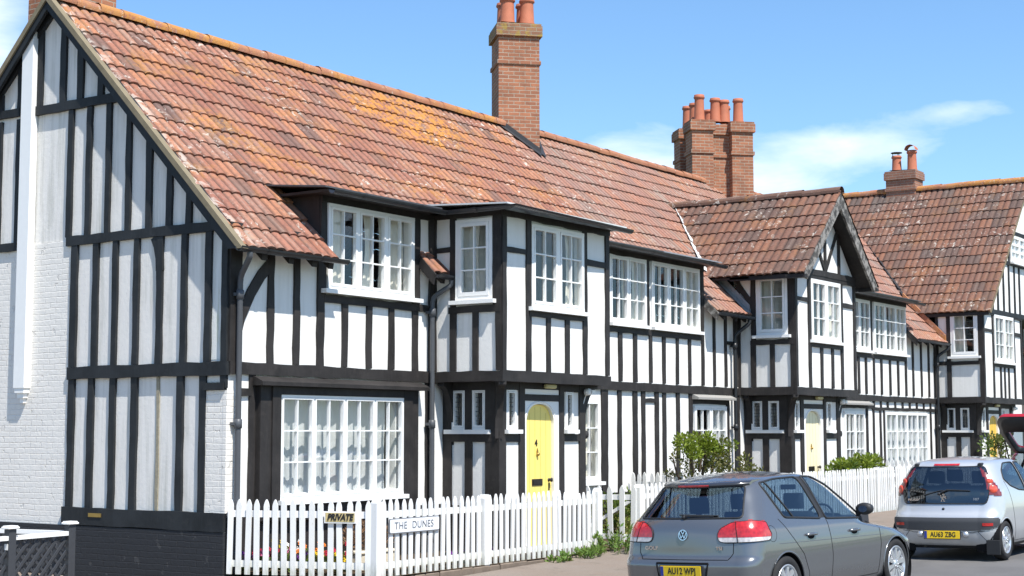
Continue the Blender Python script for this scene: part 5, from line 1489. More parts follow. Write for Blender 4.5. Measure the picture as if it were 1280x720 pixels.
def panel(p, q):
    p, q = V(p), V(q); t = (q - p); L = t.length; t /= L; nn = V((-t.y, t.x, 0)); Z = V((0, 0, 1)); o = lp(p.x, p.y, -.28)
    mb = MB()
    mb.prism([o + t * .05 + Z * .79 - nn * .03, o + t * (L - .05) + Z * .79 - nn * .03, o + t * (L - .05) + Z * .84 - nn * .03, o + t * .05 + Z * .84 - nn * .03], nn * .06); mb.build('cap_rail', M['white'], lt)
    mb = MB(); w_ = .018; H_ = .78
    k = -H_
    while k < L:
        for sgn, dd in ((1, .0), (-1, .016)):
            a0, a1 = (k, k + H_) if sgn > 0 else (k + H_, k)
            z0_, z1_ = 0., H_
            def pt(s): return a0 + (a1 - a0) * s
            s0, s1 = 0., 1.
            lo, hi = .05, L - .05
            def cl_(v): return (v - a0) / (a1 - a0)
            ss = sorted([cl_(lo), cl_(hi)]); s0 = max(0, ss[0]); s1 = min(1, ss[1])
            if s1 - s0 > .05:
                A, B = o + t * pt(s0) + Z * (H_ * s0), o + t * pt(s1) + Z * (H_ * s1)
                sd = (B - A).normalized().cross(nn) * w_
                mb.prism([A - sd + nn * dd, B - sd + nn * dd, B + sd + nn * dd, A + sd + nn * dd], nn * .014)
        k += .16
    mb.build('lattice', M['lat_black'], lt)
panel(PBk, PA); panel(PA, (-1.78, 2.78, 0)); panel(PBk + V((-1.2, -.16, 0)), PBk)
nb = MB(); q = lp(PBk.x, PBk.y, 0); d_ = V((-.567, -.823, 0)); nb.bbox(q.x - .055, q.x - .05, q.y - .03, q.y + .03, .68, .75, .001); nb.build('number_tag', M['white'], lt)

# ------------------------------------------------------------------ cars
def paint(name, col, metal=.55, rough=.22, flake=.1):
    m, nt, out = newmat(name); n = N(nt)
    ge = n('ShaderNodeNewGeometry'); g = n('ShaderNodeTexCoord').outputs['Object']
    f = n.noise(g, 400., 2); d = n.noise(g, 3., 4)
    c = n.mix(f, tuple(x * (1 - flake) for x in col), tuple(x * (1 + flake) for x in col))
    low = n('ShaderNodeSeparateXYZ', {0: g}).outputs[2]
    dirt = n.math('MULTIPLY', n.ramp(low, [(.15, .5), (.5, 0.)]), n.ramp(d, [(.3, .2), (.7, 1.)]))
    c = n.mix(dirt, c, (.16, .14, .12))
    c = n.mix(ge.outputs['Backfacing'], c, (.03, .03, .032))
    r = n.math('ADD', rough, n.math('MULTIPLY', dirt, .4))
    mt = n.math('MULTIPLY', n.math('SUBTRACT', 1., ge.outputs['Backfacing']), metal)
    p = bsdf(n, out, c, r, .5, mt)
    p.inputs['Coat Weight'].default_value = 1.; p.inputs['Coat Roughness'].default_value = .06
    return m
M['paint_grey'] = paint('blue_grey_metallic_paint', (.158, .166, .175))
M['paint_silver'] = paint('silver_metallic_paint', (.56, .575, .585), .4, .28)
M['paint_red'] = paint('red_car_paint', (.42, .015, .02), .1, .3)
M['trim'] = simple('black_plastic_trim', (.022, .023, .025), .55, .35, nscale=60, bs=.15)
M['bumper_grey'] = simple('dark_grey_bumper_plastic', (.05, .053, .058), .6, .3, nscale=60, bs=.15)
M['rubber'] = simple('tyre_rubber', (.028, .028, .029), .8, .2, nscale=40, namt=.25, bs=.4)
M['alloy'] = simple('silver_alloy', (.62, .63, .65), .3, .5, .75, nscale=8, namt=.06, bs=0)
M['chrome'] = simple('chrome', (.75, .76, .78), .12, .5, 1., bs=0)
M['under'] = simple('dark_underbody', (.012, .012, .013), .9, .1)
M['seat'] = simple('charcoal_seat_cloth', (.05, .052, .06), .9, .1)
M['plate_y'] = simple('yellow_number_plate', (.78, .52, .02), .35, .4, namt=.03, bs=0)
M['blue_strip'] = simple('blue_plate_band', (.02, .04, .25), .4, .4, bs=0)
M['seam'] = simple('dark_panel_gap', (.012, .012, .013), .8, .1, bs=0)
def lens(name, col):
    m, nt, out = newmat(name); n = N(nt)
    g = n('ShaderNodeTexCoord').outputs['Object']
    v = n('ShaderNodeTexVoronoi', {'Vector': g, 'Scale': 30.}).outputs['Distance']
    c = n.mix(v, tuple(x * .55 for x in col), col)
    c = n.mix(n.ramp(n.noise(g, 9., 2), [(.55, 0.), (.7, .5)]), c, tuple(min(1, x * 1.3 + .06) for x in col))
    p = bsdf(n, out, c, .2, .5, bump=v, bs=.1, bd=.003)
    p.inputs['Coat Weight'].default_value = 1.; p.inputs['Coat Roughness'].default_value = .04
    return m
M['lens_red'] = lens('red_lamp_lens', (.55, .02, .018)); M['lens_bright'] = lens('bright_red_lamp', (.85, .10, .05)); M['lens_clear'] = lens('clear_lamp_lens', (.62, .58, .56)); M['lens_dark'] = lens('smoked_lamp_body', (.20, .016, .018))

def pchip(tab, z):
    """smooth interpolation of rows [(z, v0, v1..)]"""
    if z <= tab[0][0]: return tab[0][1:]
    if z >= tab[-1][0]: return tab[-1][1:]
    for i in range(len(tab) - 1):
        a, b = tab[i], tab[i + 1]
        if a[0] <= z <= b[0]:
            h = b[0] - a[0]; t = (z - a[0]) / h; o = []
            for k in range(1, len(a)):
                d = (b[k] - a[k]) / h
                dl = (a[k] - tab[i - 1][k]) / (a[0] - tab[i - 1][0]) if i > 0 else d
                dr = (tab[i + 2][k] - b[k]) / (tab[i + 2][0] - b[0]) if i + 2 < len(tab) else d
                m0 = 0 if dl * d <= 0 else 2 * dl * d / (dl + d); m1 = 0 if dr * d <= 0 else 2 * dr * d / (dr + d)
                t2, t3 = t * t, t * t * t
                o.append((2 * t3 - 3 * t2 + 1) * a[k] + (t3 - 2 * t2 + t) * h * m0 + (-2 * t3 + 3 * t2) * b[k] + (t3 - t2) * h * m1)
            return o
class Car:
    def __init__(s, spec, L, nz=86):
        s.sp = spec; s.L = L; s.z0 = spec['lev'][0][0]; s.z1 = spec['lev'][-1][0]
        s.nr, s.nc, s.ns, s.nf = 34, 16, 150, 26
        s.zs = [s.z0 + (s.z1 - s.z0) * i / nz for i in range(nz + 1)]
        s.cache = {}
        s.ref = s.half(spec.get('zref', .85))
        s.arc = [0]
        for i in range(1, len(s.ref)): s.arc.append(s.arc[-1] + math.hypot(s.ref[i][0] - s.ref[i - 1][0], s.ref[i][1] - s.ref[i - 1][1]))
    def half(s, z):
        z = round(z, 5)
        if z in s.cache: return s.cache[z]
        xr, sg, cx, cy, xf, sf, fx, fy, w = pchip(s.sp['lev'], z)
        p = []
        for i in range(s.nr):
            t = i / s.nr; y = t * (w - cy); p.append((xr + sg * t * t, y))
        e = .86
        for i in range(s.nc):
            a = PI / 2 * i / s.nc; p.append((xr + sg + cx * (1 - math.cos(a) ** e), w - cy + cy * math.sin(a) ** e))
        xa, xb = xr + sg + cx, xf - sf - fx
        for i in range(s.ns):
            t = i / s.ns; p.append((xa + (xb - xa) * t, w))
        for i in range(s.nc):
            a = PI / 2 * i / s.nc; p.append((xb + fx * math.sin(a) ** e, w - fy + fy * math.cos(a) ** e))
        for i in range(s.nf + 1):
            t = 1 - i / s.nf; p.append((xf - sf * t * t, t * (w - fy)))
        xm = s.L * .5; tp = s.sp.get('taper', .05)
        q = []
        for x, y in p:
            k = 1 - tp * abs((x - xm) / xm) ** 3.2
            q.append((x, y * k))
        s.cache[z] = q
        return q
    def D(s, x, y, z):
        """roof crown: the upper body falls to both ends and to the sides"""
        b = s.sp['belt']
        k = max(0., min(1., (z - b) / (s.z1 - b))); k = k * k * (3 - 2 * k)
        xm = s.sp['xtop']; z_ = z; z = z + s.sp.get('tall', 0.) * max(0., z_ - b)
        dz = -s.sp['crown'] * (x - xm) ** 2 * k
        dz += s.sp.get('beltrise', 0) * (xm - x) * math.exp(-((z_ - b) / .22) ** 2)
        return V((x, y, z + dz))
    def side(s, x, z, sgn=-1, off=0.):
        h = s.half(z); a = s.nr + s.nc // 2; b = len(h) - s.nf - s.nc // 2
        best = None
        for i in range(a, b):
            if h[i][0] <= x <= h[i + 1][0]:
                t = (x - h[i][0]) / max(1e-9, h[i + 1][0] - h[i][0]); best = h[i][1] + (h[i + 1][1] - h[i][1]) * t; break
        if best is None: best = h[a][1] if x < h[a][0] else h[b][1]
        return s.D(x, sgn * (best + off), z)
    def rear(s, y, z, off=0.):
        h = s.half(z); ay = abs(y)
        for i in range(s.nr + s.nc):
            if h[i][1] <= ay <= h[i + 1][1]:
                t = (ay - h[i][1]) / max(1e-9, h[i + 1][1] - h[i][1]); return s.D(h[i][0] + (h[i + 1][0] - h[i][0]) * t - off, y, z)
        return s.D(h[s.nr][0] - off, y, z)
    def wrap(s, a, z, off=0.):
        """point on the skin at arc length a from the rear centre (sign = side)"""
        h = s.half(z); aa = abs(a)
        for i in range(len(s.arc) - 1):
            if s.arc[i] <= aa <= s.arc[i + 1]:
                t = (aa - s.arc[i]) / max(1e-9, s.arc[i + 1] - s.arc[i])
                x = h[i][0] + (h[i + 1][0] - h[i][0]) * t; y = h[i][1] + (h[i + 1][1] - h[i][1]) * t
                tx, ty = h[i + 1][0] - h[i][0], h[i + 1][1] - h[i][1]; l = math.hypot(tx, ty) or 1
                nx, ny = -ty / l, tx / l
                return s.D(x + nx * off, math.copysign(y + ny * off, a) if a else 0, z)
        return s.D(h[-1][0], 0, z)
    def build(s, root, mats, regions, wheels, open_rear=None):
        """regions: list of (name, material, test(a, x, y, z), offset)"""
        rows = [s.half(z) for z in s.zs]; n = len(rows[0])
        loop = [(i, 1) for i in range(n)] + [(i, -1) for i in range(n - 2, 0, -1)]
        P_ = [[s.D(r[i][0], r[i][1] * g, z) for i, g in loop] for r, z in zip(rows, s.zs)]
        # close the roof with shrinking rings
        top = P_[-1]; cen = sum((p for p in top), V()) / len(top)
        zr_ = s.sp['dome']
        for k in range(1, 9):
            t = k / 8; f = math.cos(t * PI / 2) if k < 8 else .0
            f = 1 - t
            P_.append([V((cen.x + (p.x - cen.x) * f, p.y * f, p.z + (zr_ * (1 - f * f) - s.sp['crown'] * ((cen.x + (p.x - cen.x) * f - s.sp['xtop']) ** 2 - (p.x - s.sp['xtop']) ** 2)))) for p in top])
        nl = len(s.zs)
        out = {'body': MB()}
        for r in regions: out[r[0]] = MB()
        m = len(loop); vmap = {}
        # vertex normals for offsets
        def nrm(i, j):
            a = P_[min(i + 1, len(P_) - 1)][j] - P_[max(i - 1, 0)][j]; b = P_[i][(j + 1) % m] - P_[i][j - 1]
            v = b.cross(a); return v.normalized() if v.length > 1e-12 else V((0, 0, 1))
        sg = 1
        t_ = nrm(20, s.nr + s.nc + 40)
        if t_.y < 0: sg = -1
        for i in range(len(P_) - 1):
            zc = (s.zs[i] + s.zs[i + 1]) / 2 if i + 1 < nl else s.z1 + .01
            for j in range(m):
                j2 = (j + 1) % m
                i0, g0 = loop[j]; i1, g1 = loop[j2]
                a_ = (s.arc[i0] + s.arc[i1]) / 2; g = g0 if g0 == g1 else (g0 if i0 else g1)
                rr = rows[min(i, nl - 1)]; x = (rr[i0][0] + rr[i1][0]) / 2; y = (rr[i0][1] * 1 + rr[i1][1]) / 2
                key, off = 'body', 0.
                if any((x - wx) ** 2 + (zc - wz) ** 2 < R * R for wx, wz, R in wheels) and a_ > s.arc[s.nr + 8] and y > .45 and i0 < len(rr) - s.nf:
                    continue
                roof = i + 1 >= nl
                for nm, mt, test, of in regions:
                    if test(a_ * (1 if g > 0 else -1), x, y, zc, roof): key, off = nm, of; break
                if key is None: continue
                mb = out[key]
                idx = []
                for (ii, jj) in ((i, j), (i, j2), (i + 1, j2), (i + 1, j)):
                    kk = (key, ii, jj)
                    if kk not in vmap:
                        vmap[kk] = len(mb.v); q = P_[ii][jj]
                        mb.v.append(q + nrm(ii, jj) * sg * off if off else q)
                    idx.append(vmap[kk])
                if sg < 0: idx.reverse()
                if len(set(idx)) < 3: continue
                mb.f.append(tuple(idx)); mb.uv.append([(0, 0)] * 4); mb.sm.append(True); mb.mi.append(0)
        obs = {}
        for k, mb in out.items():
            if not mb.f: continue
            mt = mats if k == 'body' else [r for r in regions if r[0] == k][0][1]
            if k.startswith('_skip'): continue
            obs[k] = mb.build(k.split('@')[0], mt, root)
        return obs
def inpoly(x, y, P_):
    c = False; j = len(P_) - 1
    for i in range(len(P_)):
        if (P_[i][1] > y) != (P_[j][1] > y) and x < (P_[j][0] - P_[i][0]) * (y - P_[i][1]) / (P_[j][1] - P_[i][1]) + P_[i][0]: c = not c
        j = i
    return c
def dens(poly, closed=True, step=.03):
    o = []
    m = len(poly)
    for i in range(m if closed else m - 1):
        a, b = poly[i], poly[(i + 1) % m]
        k = max(1, int(math.hypot(b[0] - a[0], b[1] - a[1]) / step))
        for j in range(k): o.append((a[0] + (b[0] - a[0]) * j / k, a[1] + (b[1] - a[1]) * j / k))
    o.append(poly[0] if closed else poly[-1])
    return o
def rnd_poly(poly, r=.03, n=4):
    """round the corners of a polygon"""
    o = []; m = len(poly)
    for i in range(m):
        p, a, b = V((*poly[i], 0)), V((*poly[i - 1], 0)), V((*poly[(i + 1) % m], 0))
        da, db = (a - p), (b - p); k = min(r, da.length * .45, db.length * .45)
        A, B = p + da.normalized() * k, p + db.normalized() * k
        for j in range(n + 1):
            t = j / n; q = A.lerp(p, t).lerp(p.lerp(B, t), t); o.append((q.x, q.y))
    return o
def wheel(root, c, R, W, Rr, spokes, kind, sgn=-1):
    """wheel facing sgn*y at c = hub centre on the outer face"""
    hb = MB(); Y = lambda d: c[1] - sgn * d       # d inward depth
    def ring(mb, prof): 
        rows = []
        nn = 40
        for r, d in prof: rows.append([(c[0] + r * math.cos(2 * PI * k / nn), Y(d), c[2] + r * math.sin(2 * PI * k / nn)) for k in range(nn)])
        mb.grid(rows, closed=True)
    ring(hb, [(0, .055), (Rr * .62, .055), (Rr * .62, .075), (0, .075)])
    w = hb.build('wheel', M['bumper_grey'], root)
    ty = MB(); ring(ty, [(Rr - .006, .02), (Rr + .012, .004), (Rr + (R - Rr) * .5, -.006), (R - .022, .004), (R - .004, .022), (R, .045), (R, W - .04), (R - .02, W), (Rr, W)])
    for a in range(56):
        th = 2 * PI * a / 56; c_, s_ = math.cos(th), math.sin(th)
        for d0, d1 in ((.035, .075), (.095, W - .04)):
            p = [(R + .001, -.012), (R + .001, .012), ]
            q = []
            for dth, rr in ((-.022, R + .0035), (.022, R + .0035)):
                q.append((c[0] + rr * math.cos(th + dth), c[2] + rr * math.sin(th + dth)))
            ty.face([(q[0][0], Y(d0), q[0][1]), (q[1][0], Y(d0), q[1][1]), (q[1][0], Y(d1), q[1][1]), (q[0][0], Y(d1), q[0][1])])
    ty.build('tyre', M['rubber'], w)
    rm = MB(); ring(rm, [(Rr + .002, .02), (Rr + .004, .004), (Rr - .012, .002), (Rr - .022, .03), (Rr - .03, .12)])
    ring(rm, [(0, .004), (.03, .004), (.058, .012), (.062, .04)])
    for k in range(spokes):
        th = 2 * PI * k / spokes + .2
        def pt(r, da, d): return (c[0] + r * math.cos(th) - da * math.sin(th), Y(d), c[2] + r * math.sin(th) + da * math.cos(th))
        if kind == 'multi':
            prs = [(.05, .017, .012, .010), (Rr - .018, .034, .010, .012)]
        else: prs = [(.05, .036, .012, .010), (Rr * .6, .03, .004, .01), (Rr - .018, .05, .010, .012)]
        rows = []
        for r_, hw, d, _ in prs: rows.append([pt(r_, -hw, d + .03), pt(r_, -hw * .8, d), pt(r_, hw * .8, d), pt(r_, hw, d + .03)])
        rm.grid(rows, smooth=False)
    for k in range(5):
        th = 2 * PI * k / 5; q = (c[0] + .035 * math.cos(th), Y(.003), c[2] + .035 * math.sin(th))
        rm.lathe([(0, -.004), (.007, -.003), (.008, .004)], q, 8, 'y')
    rm.build('rim', M['alloy'], w)
    return w
def plate(root, car, yc, zc, text, w=.52, h=.112, x=None, tilt=0.):
    p = car.rear(0, zc, .018) if x is None else V((x, 0, zc))
    o = MB(); o.M = Matrix.Translation(p + V((0, yc, 0))) @ Matrix.Rotation(tilt, 4, 'Y')
    o.bbox(-.006, .004, -w / 2, w / 2, -h / 2, h / 2, .003)
    pl_ = o.build('number_plate', M['plate_y'], root)
    e = MB(); e.M = o.M
    e.box(.0, .012, -w / 2 - .008, w / 2 + .008, -h / 2 - .008, h / 2 + .008); e.build('plate_surround', M['trim'], pl_)
    b = MB(); b.M = o.M; b.box(-.0075, -.0055, w / 2 - .042, w / 2 - .004, -h / 2 + .004, h / 2 - .004); b.build('country_band', M['blue_strip'], pl_)
    L = letters(text, .098, M['ink'], (0, 0, 0), (0, -1, 0), (0, 0, 1), pl_, 'lettering', .002, sx=.80, spacing=1.04, bold=.0018)
    L.matrix_basis = o.M @ Matrix.Translation((-.0075, -.018, 0))
    return pl_
def lines(root, name, paths, r, mat):
    mb = MB()
    for p in paths: mb.tube(p, r, 6)
    return mb.build(name, mat, root)
def seatset(root, rows, w, zs, mat):
    for x in rows:
        for y in (-w, w):
            s_ = MB()
            def rb(x0, x1, y0, y1, z0, z1, lean=0.):
                a = .05
                rowsr = []
                for z, k in ((z0, .8), (z0 + .04, 1.), (z1 - .05, 1.), (z1 - .015, .8), (z1, .5)):
                    cx_, cy_ = (x0 + x1) / 2 - lean * (z - z0), (y0 + y1) / 2; hx, hy = (x1 - x0) / 2 * k, (y1 - y0) / 2 * (.9 + .1 * k)
                    rowsr.append([(cx_ + hx * math.copysign(abs(math.cos(t)) ** .5, math.cos(t)), cy_ + hy * math.copysign(abs(math.sin(t)) ** .5, math.sin(t)), z) for t in [2 * PI * q / 20 for q in range(20)]])
                s_.grid(rowsr, closed=True); s_.face(rowsr[-1])
            rb(x - .07, x + .07, y - .23, y + .23, zs - .35, zs + .22, .25)
            rb(x - .2, x - .10, y - .12, y + .12, zs + .25, zs + .43, .05)
            rb(x + .05, x + .5, y - .23, y + .23, zs - .42, zs - .25)
            s_.build('seat', mat, root)
def mirror(root, p, sgn, mat, s=1.):
    mb = MB(); rows = []
    for i, (d, k) in enumerate(((-.05, .55), (-.04, .92), (0, 1.), (.06, .85), (.10, .45), (.115, .1))):
        rows.append([(p.x + d * s, p.y + sgn * .10 * s + .105 * s * k * math.cos(t), p.z + .07 * s + .072 * s * k * math.copysign(abs(math.sin(t)) ** .8, math.sin(t))) for t in [2 * PI * q / 18 for q in range(18)]])
    mb.grid(rows, closed=True); mb.face(rows[0]); mb.tube([p + V((.03, -sgn * .02, 0)), p + V((.03, sgn * .05, .04))], .025, 8)
    o = mb.build('wing_mirror', mat, root)
    g = MB(); g.face([(p.x - .0505 * s, p.y + sgn * .10 * s + .105 * s * .54 * math.cos(t), p.z + .07 * s + .072 * s * .53 * math.sin(t)) for t in [2 * PI * q / 18 for q in range(18)]]); g.build('mirror_glass', M['chrome'], o)
    return o

# ---------------------------------------------------------------- grey hatchback
#          z     xr    sag   cx   cy   xf    sf   fx   fy    w
G = {'lev': [(.17, .16, .03, .16, .16, 4.05, .15, .35, .30, .80),
             (.26, .06, .04, .20, .20, 4.14, .18, .40, .32, .855),
             (.40, .005, .05, .22, .22, 4.18, .20, .42, .34, .878),
             (.56, .0, .05, .22, .22, 4.18, .20, .44, .36, .886),
             (.615, .02, .05, .22, .22, 4.16, .22, .46, .38, .888),
             (.66, .055, .05, .22, .23, 4.12, .24, .5, .40, .888),
             (.76, .065, .055, .23, .24, 4.0, .3, .6, .46, .884),
             (.84, .075, .06, .24, .25, 3.62, .32, .6, .5, .874),
             (.91, .09, .06, .25, .26, 3.12, .3, .5, .5, .862),
             (.97, .115, .065, .26, .26, 2.98, .26, .40, .45, .838),
             (1.05, .17, .07, .27, .25, 2.80, .25, .34, .40, .802),
             (1.2, .275, .07, .30, .24, 2.52, .22, .26, .34, .722),
             (1.32, .365, .07, .32, .24, 2.28, .20, .22, .30, .655),
             (1.385, .425, .08, .30, .24, 2.12, .18, .22, .28, .605),
             (1.415, .50, .09, .30, .24, 2.02, .17, .22, .26, .56)],
     'belt': .93, 'xtop': 1.45, 'crown': .024, 'dome': .068, 'beltrise': .028, 'tall': .10, 'taper': .055, 'zref': .85}
gc = Car(G, 4.2)
GR_ = empty('parked_car', (0, 0, 0)); tag(GR_, 'blue grey metallic five door hatchback parked in front, yellow plate AU12 WPJ', 'car', 'cars parked along the kerb')
WX1, WX2, WR = .755, 3.33, .352
wh = [(WX1, .316, WR), (WX2, .316, WR)]
rw = rnd_poly([(-.655, 1.03), (.655, 1.03), (.535, 1.375), (-.535, 1.375)], .06)
sw_r = rnd_poly([(.83, 1.01), (1.60, .975), (1.50, 1.40), (1.05, 1.402), (.69, 1.382)], .05)
sw_f = rnd_poly([(1.70, .972), (2.82, .945), (2.62, 1.06), (2.22, 1.30), (1.98, 1.39), (1.60, 1.40)], .04)
pl_q = [(1.585, .98), (1.72, .975), (1.62, 1.395), (1.485, 1.395)]
ws = rnd_poly([(-.70, .99), (.70, .99), (.55, 1.38), (-.55, 1.38)], .05)
tl_o = rnd_poly([(.425, .80), (.50, .785), (1.06, .80), (1.10, .86), (.98, .985), (.80, 1.005), (.60, .985), (.46, .925), (.415, .86)], .03)
def g_tl(a, x, y, z, roof): return (not roof) and a != 0 and inpoly(abs(a), z, tl_o)
regs = [('tail_light_clear@l', M['lens_clear'], lambda a, x, y, z, r: a > 0 and g_tl(a, x, y, z, r) and z < .838, .006), ('tail_light_clear@r', M['lens_clear'], lambda a, x, y, z, r: a < 0 and g_tl(a, x, y, z, r) and z < .838, .006),
        ('tail_light@l', M['lens_red'], lambda a, x, y, z, r: a > 0 and g_tl(a, x, y, z, r), .008), ('tail_light@r', M['lens_red'], lambda a, x, y, z, r: a < 0 and g_tl(a, x, y, z, r), .008),
        ('rear_window', M['car_glass_rear'], lambda a, x, y, z, r: not r and x < 1.0 and inpoly(y, z, rw), 0.),
        ('windscreen', M['car_glass'], lambda a, x, y, z, r: not r and x > 2.0 and abs(a) > 3.2 and inpoly(y, z, ws), 0.),
        ('rear_door_window@l', M['car_glass'], lambda a, x, y, z, r: not r and a > .7 and inpoly(x, z, sw_r), 0.), ('rear_door_window@r', M['car_glass'], lambda a, x, y, z, r: not r and a < -.7 and inpoly(x, z, sw_r), 0.),
        ('front_door_window@l', M['car_glass'], lambda a, x, y, z, r: not r and a > .7 and abs(a) < 4.0 and inpoly(x, z, sw_f), 0.), ('front_door_window@r', M['car_glass'], lambda a, x, y, z, r: not r and a < -.7 and abs(a) < 4.0 and inpoly(x, z, sw_f), 0.),
        ('pillar_trim@l', M['trim'], lambda a, x, y, z, r: not r and a > .7 and abs(a) < 3.2 and inpoly(x, z, pl_q), .001), ('pillar_trim@r', M['trim'], lambda a, x, y, z, r: not r and a < -.7 and abs(a) < 3.2 and inpoly(x, z, pl_q), .001),
        ('sill_trim', M['trim'], lambda a, x, y, z, r: z < .215, .002)]
ob = gc.build(GR_, M['paint_grey'], regs, wh)
def side_path(car, pts, sgn, off=.002, closed=False): return [car.side(x, z, sgn, off) for x, z in dens(pts, closed)]
def rear_path(car, pts, off=.002, closed=False): return [car.rear(y, z, off) for y, z in dens(pts, closed)]
lines(GR_, 'rear_window_seal', [rear_path(gc, rw, .001, True)], .011, M['trim'])
for sg_ in (-1, 1):
    lines(GR_, 'window_seal', [side_path(gc, sw_r, sg_, .001, True)], .0125, M['trim'])
    lines(GR_, 'window_seal', [side_path(gc, sw_f, sg_, .001, True)], .0125, M['trim'])
    lines(GR_, 'quarter_light_bar', [side_path(gc, [(.80, 1.385), (1.02, 1.0)], sg_, .002)], .011, M['trim'])
    # shut lines
    lines(GR_, 'door_gap', [side_path(gc, [(1.655, 1.40), (1.70, .95), (1.74, .55), (1.70, .26)], sg_, -.001)], .0045, M['seam'])
    lines(GR_, 'door_gap', [side_path(gc, [(.70, 1.0), (.86, .84), (1.10, .62), (1.20, .42), (1.22, .26), (1.70, .26), (2.84, .26), (2.92, .60), (2.90, .90)], sg_, -.001)], .0045, M['seam'])
    lines(GR_, 'filler_flap', [side_path(gc, [(.50 + .085 * math.cos(t), .86 + .08 * math.sin(t)) for t in [2 * PI * k / 20 for k in range(20)]], sg_, -.001, True)], .003, M['seam']) if sg_ < 0 else None
    lines(GR_, 'shoulder_crease', [side_path(gc, [(.62, .755), (2.2, .735), (3.0, .72)], sg_, -.004)], .006, M['paint_grey'])
    for hx in (1.28, 2.28):
        hb = MB(); p = gc.side(hx, .815, sg_, .012)
        hb.tube([gc.side(hx - .10, .815, sg_, .002), gc.side(hx - .085, .818, sg_, .026), gc.side(hx, .822, sg_, .034), gc.side(hx + .085, .818, sg_, .026), gc.side(hx + .10, .815, sg_, .002)], [.012, .016, .018, .016, .012], 8)
        hb.build('door_handle', M['paint_grey'], GR_)
        hb = MB(); c = gc.side(hx, .80, sg_, .0015)
        hb.face([gc.side(hx + .075 * math.cos(t), .80 + .033 * math.sin(t), sg_, .0015) for t in [2 * PI * k / 16 for k in range(16)]]); hb.build('handle_recess', M['seam'], GR_)
    for wx in (WX1, WX2):
        lines(GR_, 'arch_lip', [side_path(gc, [(wx + WR * math.cos(t), .316 + WR * math.sin(t)) for t in [(-.42 + k / 40 * (PI + .84)) for k in range(41)]], sg_, -.004)], .011, M['paint_grey'])
        li = MB(); nn = 24
        li.grid([[(wx + (WR + .01) * math.cos(t), sg_ * yy, .316 + (WR + .01) * math.sin(t)) for t in [(-.5 + k / nn * (PI + 1.)) for k in range(nn + 1)]] for yy in (.50, .875)]); li.build('arch_liner', M['under'], GR_)
        wheel(GR_, (wx, sg_ * .868, .316), .316, .205, .218, 10, 'multi', sg_)
    mirror(GR_, gc.side(2.70, .975, sg_, .02), sg_, M['trim'])
# tailgate gap, bumper top, spoiler, wiper, badge
lines(GR_, 'tailgate_gap', [rear_path(gc, [(.635, .99), (.66, .90), (.60, .78), (.60, .69), (.55, .628), (-.55, .628), (-.60, .69), (-.60, .78), (-.66, .90), (-.635, .99)], -.001)], .005, M['seam'])
sp = MB(); rows = []
for yy in [(-.56 + 1.12 * k / 20) for k in range(21)]:
    e = .04 * (yy / .56) ** 2
    rows.append([gc.rear(yy, 1.40, .0) + V((.10, 0, .02)), gc.rear(yy, 1.385, 0) + V((-.03 + e, 0, .035)), gc.rear(yy, 1.385, .0) + V((-.125 + e * 2, 0, .012)), gc.rear(yy, 1.385, 0) + V((-.13 + e * 2, 0, -.004)), gc.rear(yy, 1.37, 0) + V((-.02 + e, 0, -.012)), gc.rear(yy, 1.37, 0) + V((.03, 0, -.005))])
sp.grid(rows); sp.face(rows[0]); sp.face(list(reversed(rows[-1]))); so_ = sp.build('roof_spoiler', M['paint_grey'], GR_)
hl = MB(); rows = []
for yy in [(-.20 + .4 * k / 12) for k in range(13)]:
    b = gc.rear(yy, 1.385, 0); rows.append([b + V((-.128, 0, .009)), b + V((-.1325, 0, .0)), b + V((-.120, 0, -.012))])
hl.grid(rows); hl.build('high_brake_light', M['lens_red'], so_)
wp = MB(); wp.tube([gc.rear(.03, 1.045, .02), gc.rear(.0, 1.06, .03), gc.rear(-.33, 1.055, .022)], [.014, .010, .006], 6); wp.tube([gc.rear(.10, 1.075, .016), gc.rear(-.05, 1.07, .018), gc.rear(-.38, 1.06, .016)], .008, 5); wp.lathe([(0, -.035), (.022, -.03), (.025, .0)], gc.rear(.03, 1.045, 0), 10, 'x'); wp.build('rear_wiper', M['trim'], GR_)
bd = MB(); c = gc.rear(0, .86, .012)
bd.M = Matrix.Translation(c) @ Matrix.Rotation(math.radians(8), 4, 'Y')
k_ = 32
rows = [[(dx, rr * math.cos(2 * PI * j / k_), rr * math.sin(2 * PI * j / k_)) for j in range(k_)] for rr, dx in ((.058, .01), (.058, -.004), (.049, -.004), (.047, .002))]
bd.grid(rows, closed=True, smooth=False)
def stroke(mb, pts, w_=.009):
    for (a, b) in zip(pts, pts[1:]):
        a, b = V((0, -a[0], a[1])), V((0, -b[0], b[1])); t = (b - a).normalized(); s_ = t.cross(V((1, 0, 0))) * w_ / 2; e = t * w_ * .3
        mb.prism([a - s_ - e, b - s_ + e, b + s_ + e, a + s_ - e], (-.006, 0, 0))
stroke(bd, [(-.022, .044), (0, .006), (.022, .044)]); stroke(bd, [(-.043, .024), (-.020, -.036), (0, .0), (.020, -.036), (.043, .024)])
be = bd.build('badge', M['chrome'], GR_)
bk = MB(); bk.M = bd.M; bk.lathe([(0, .001), (.05, .001)], (0, 0, 0), 24, 'x'); bk.build('badge_back', M['trim'], be)
for tx, yy, sz in (('GOLF', .43, .055), ('TSI', -.44, .05)):
    c = gc.rear(yy, .735, .008); letters(tx, sz, M['chrome'], c, (0, -1, 0), (0, 0, 1), GR_, 'badge_lettering', .005, sx=1.25, bold=.001)
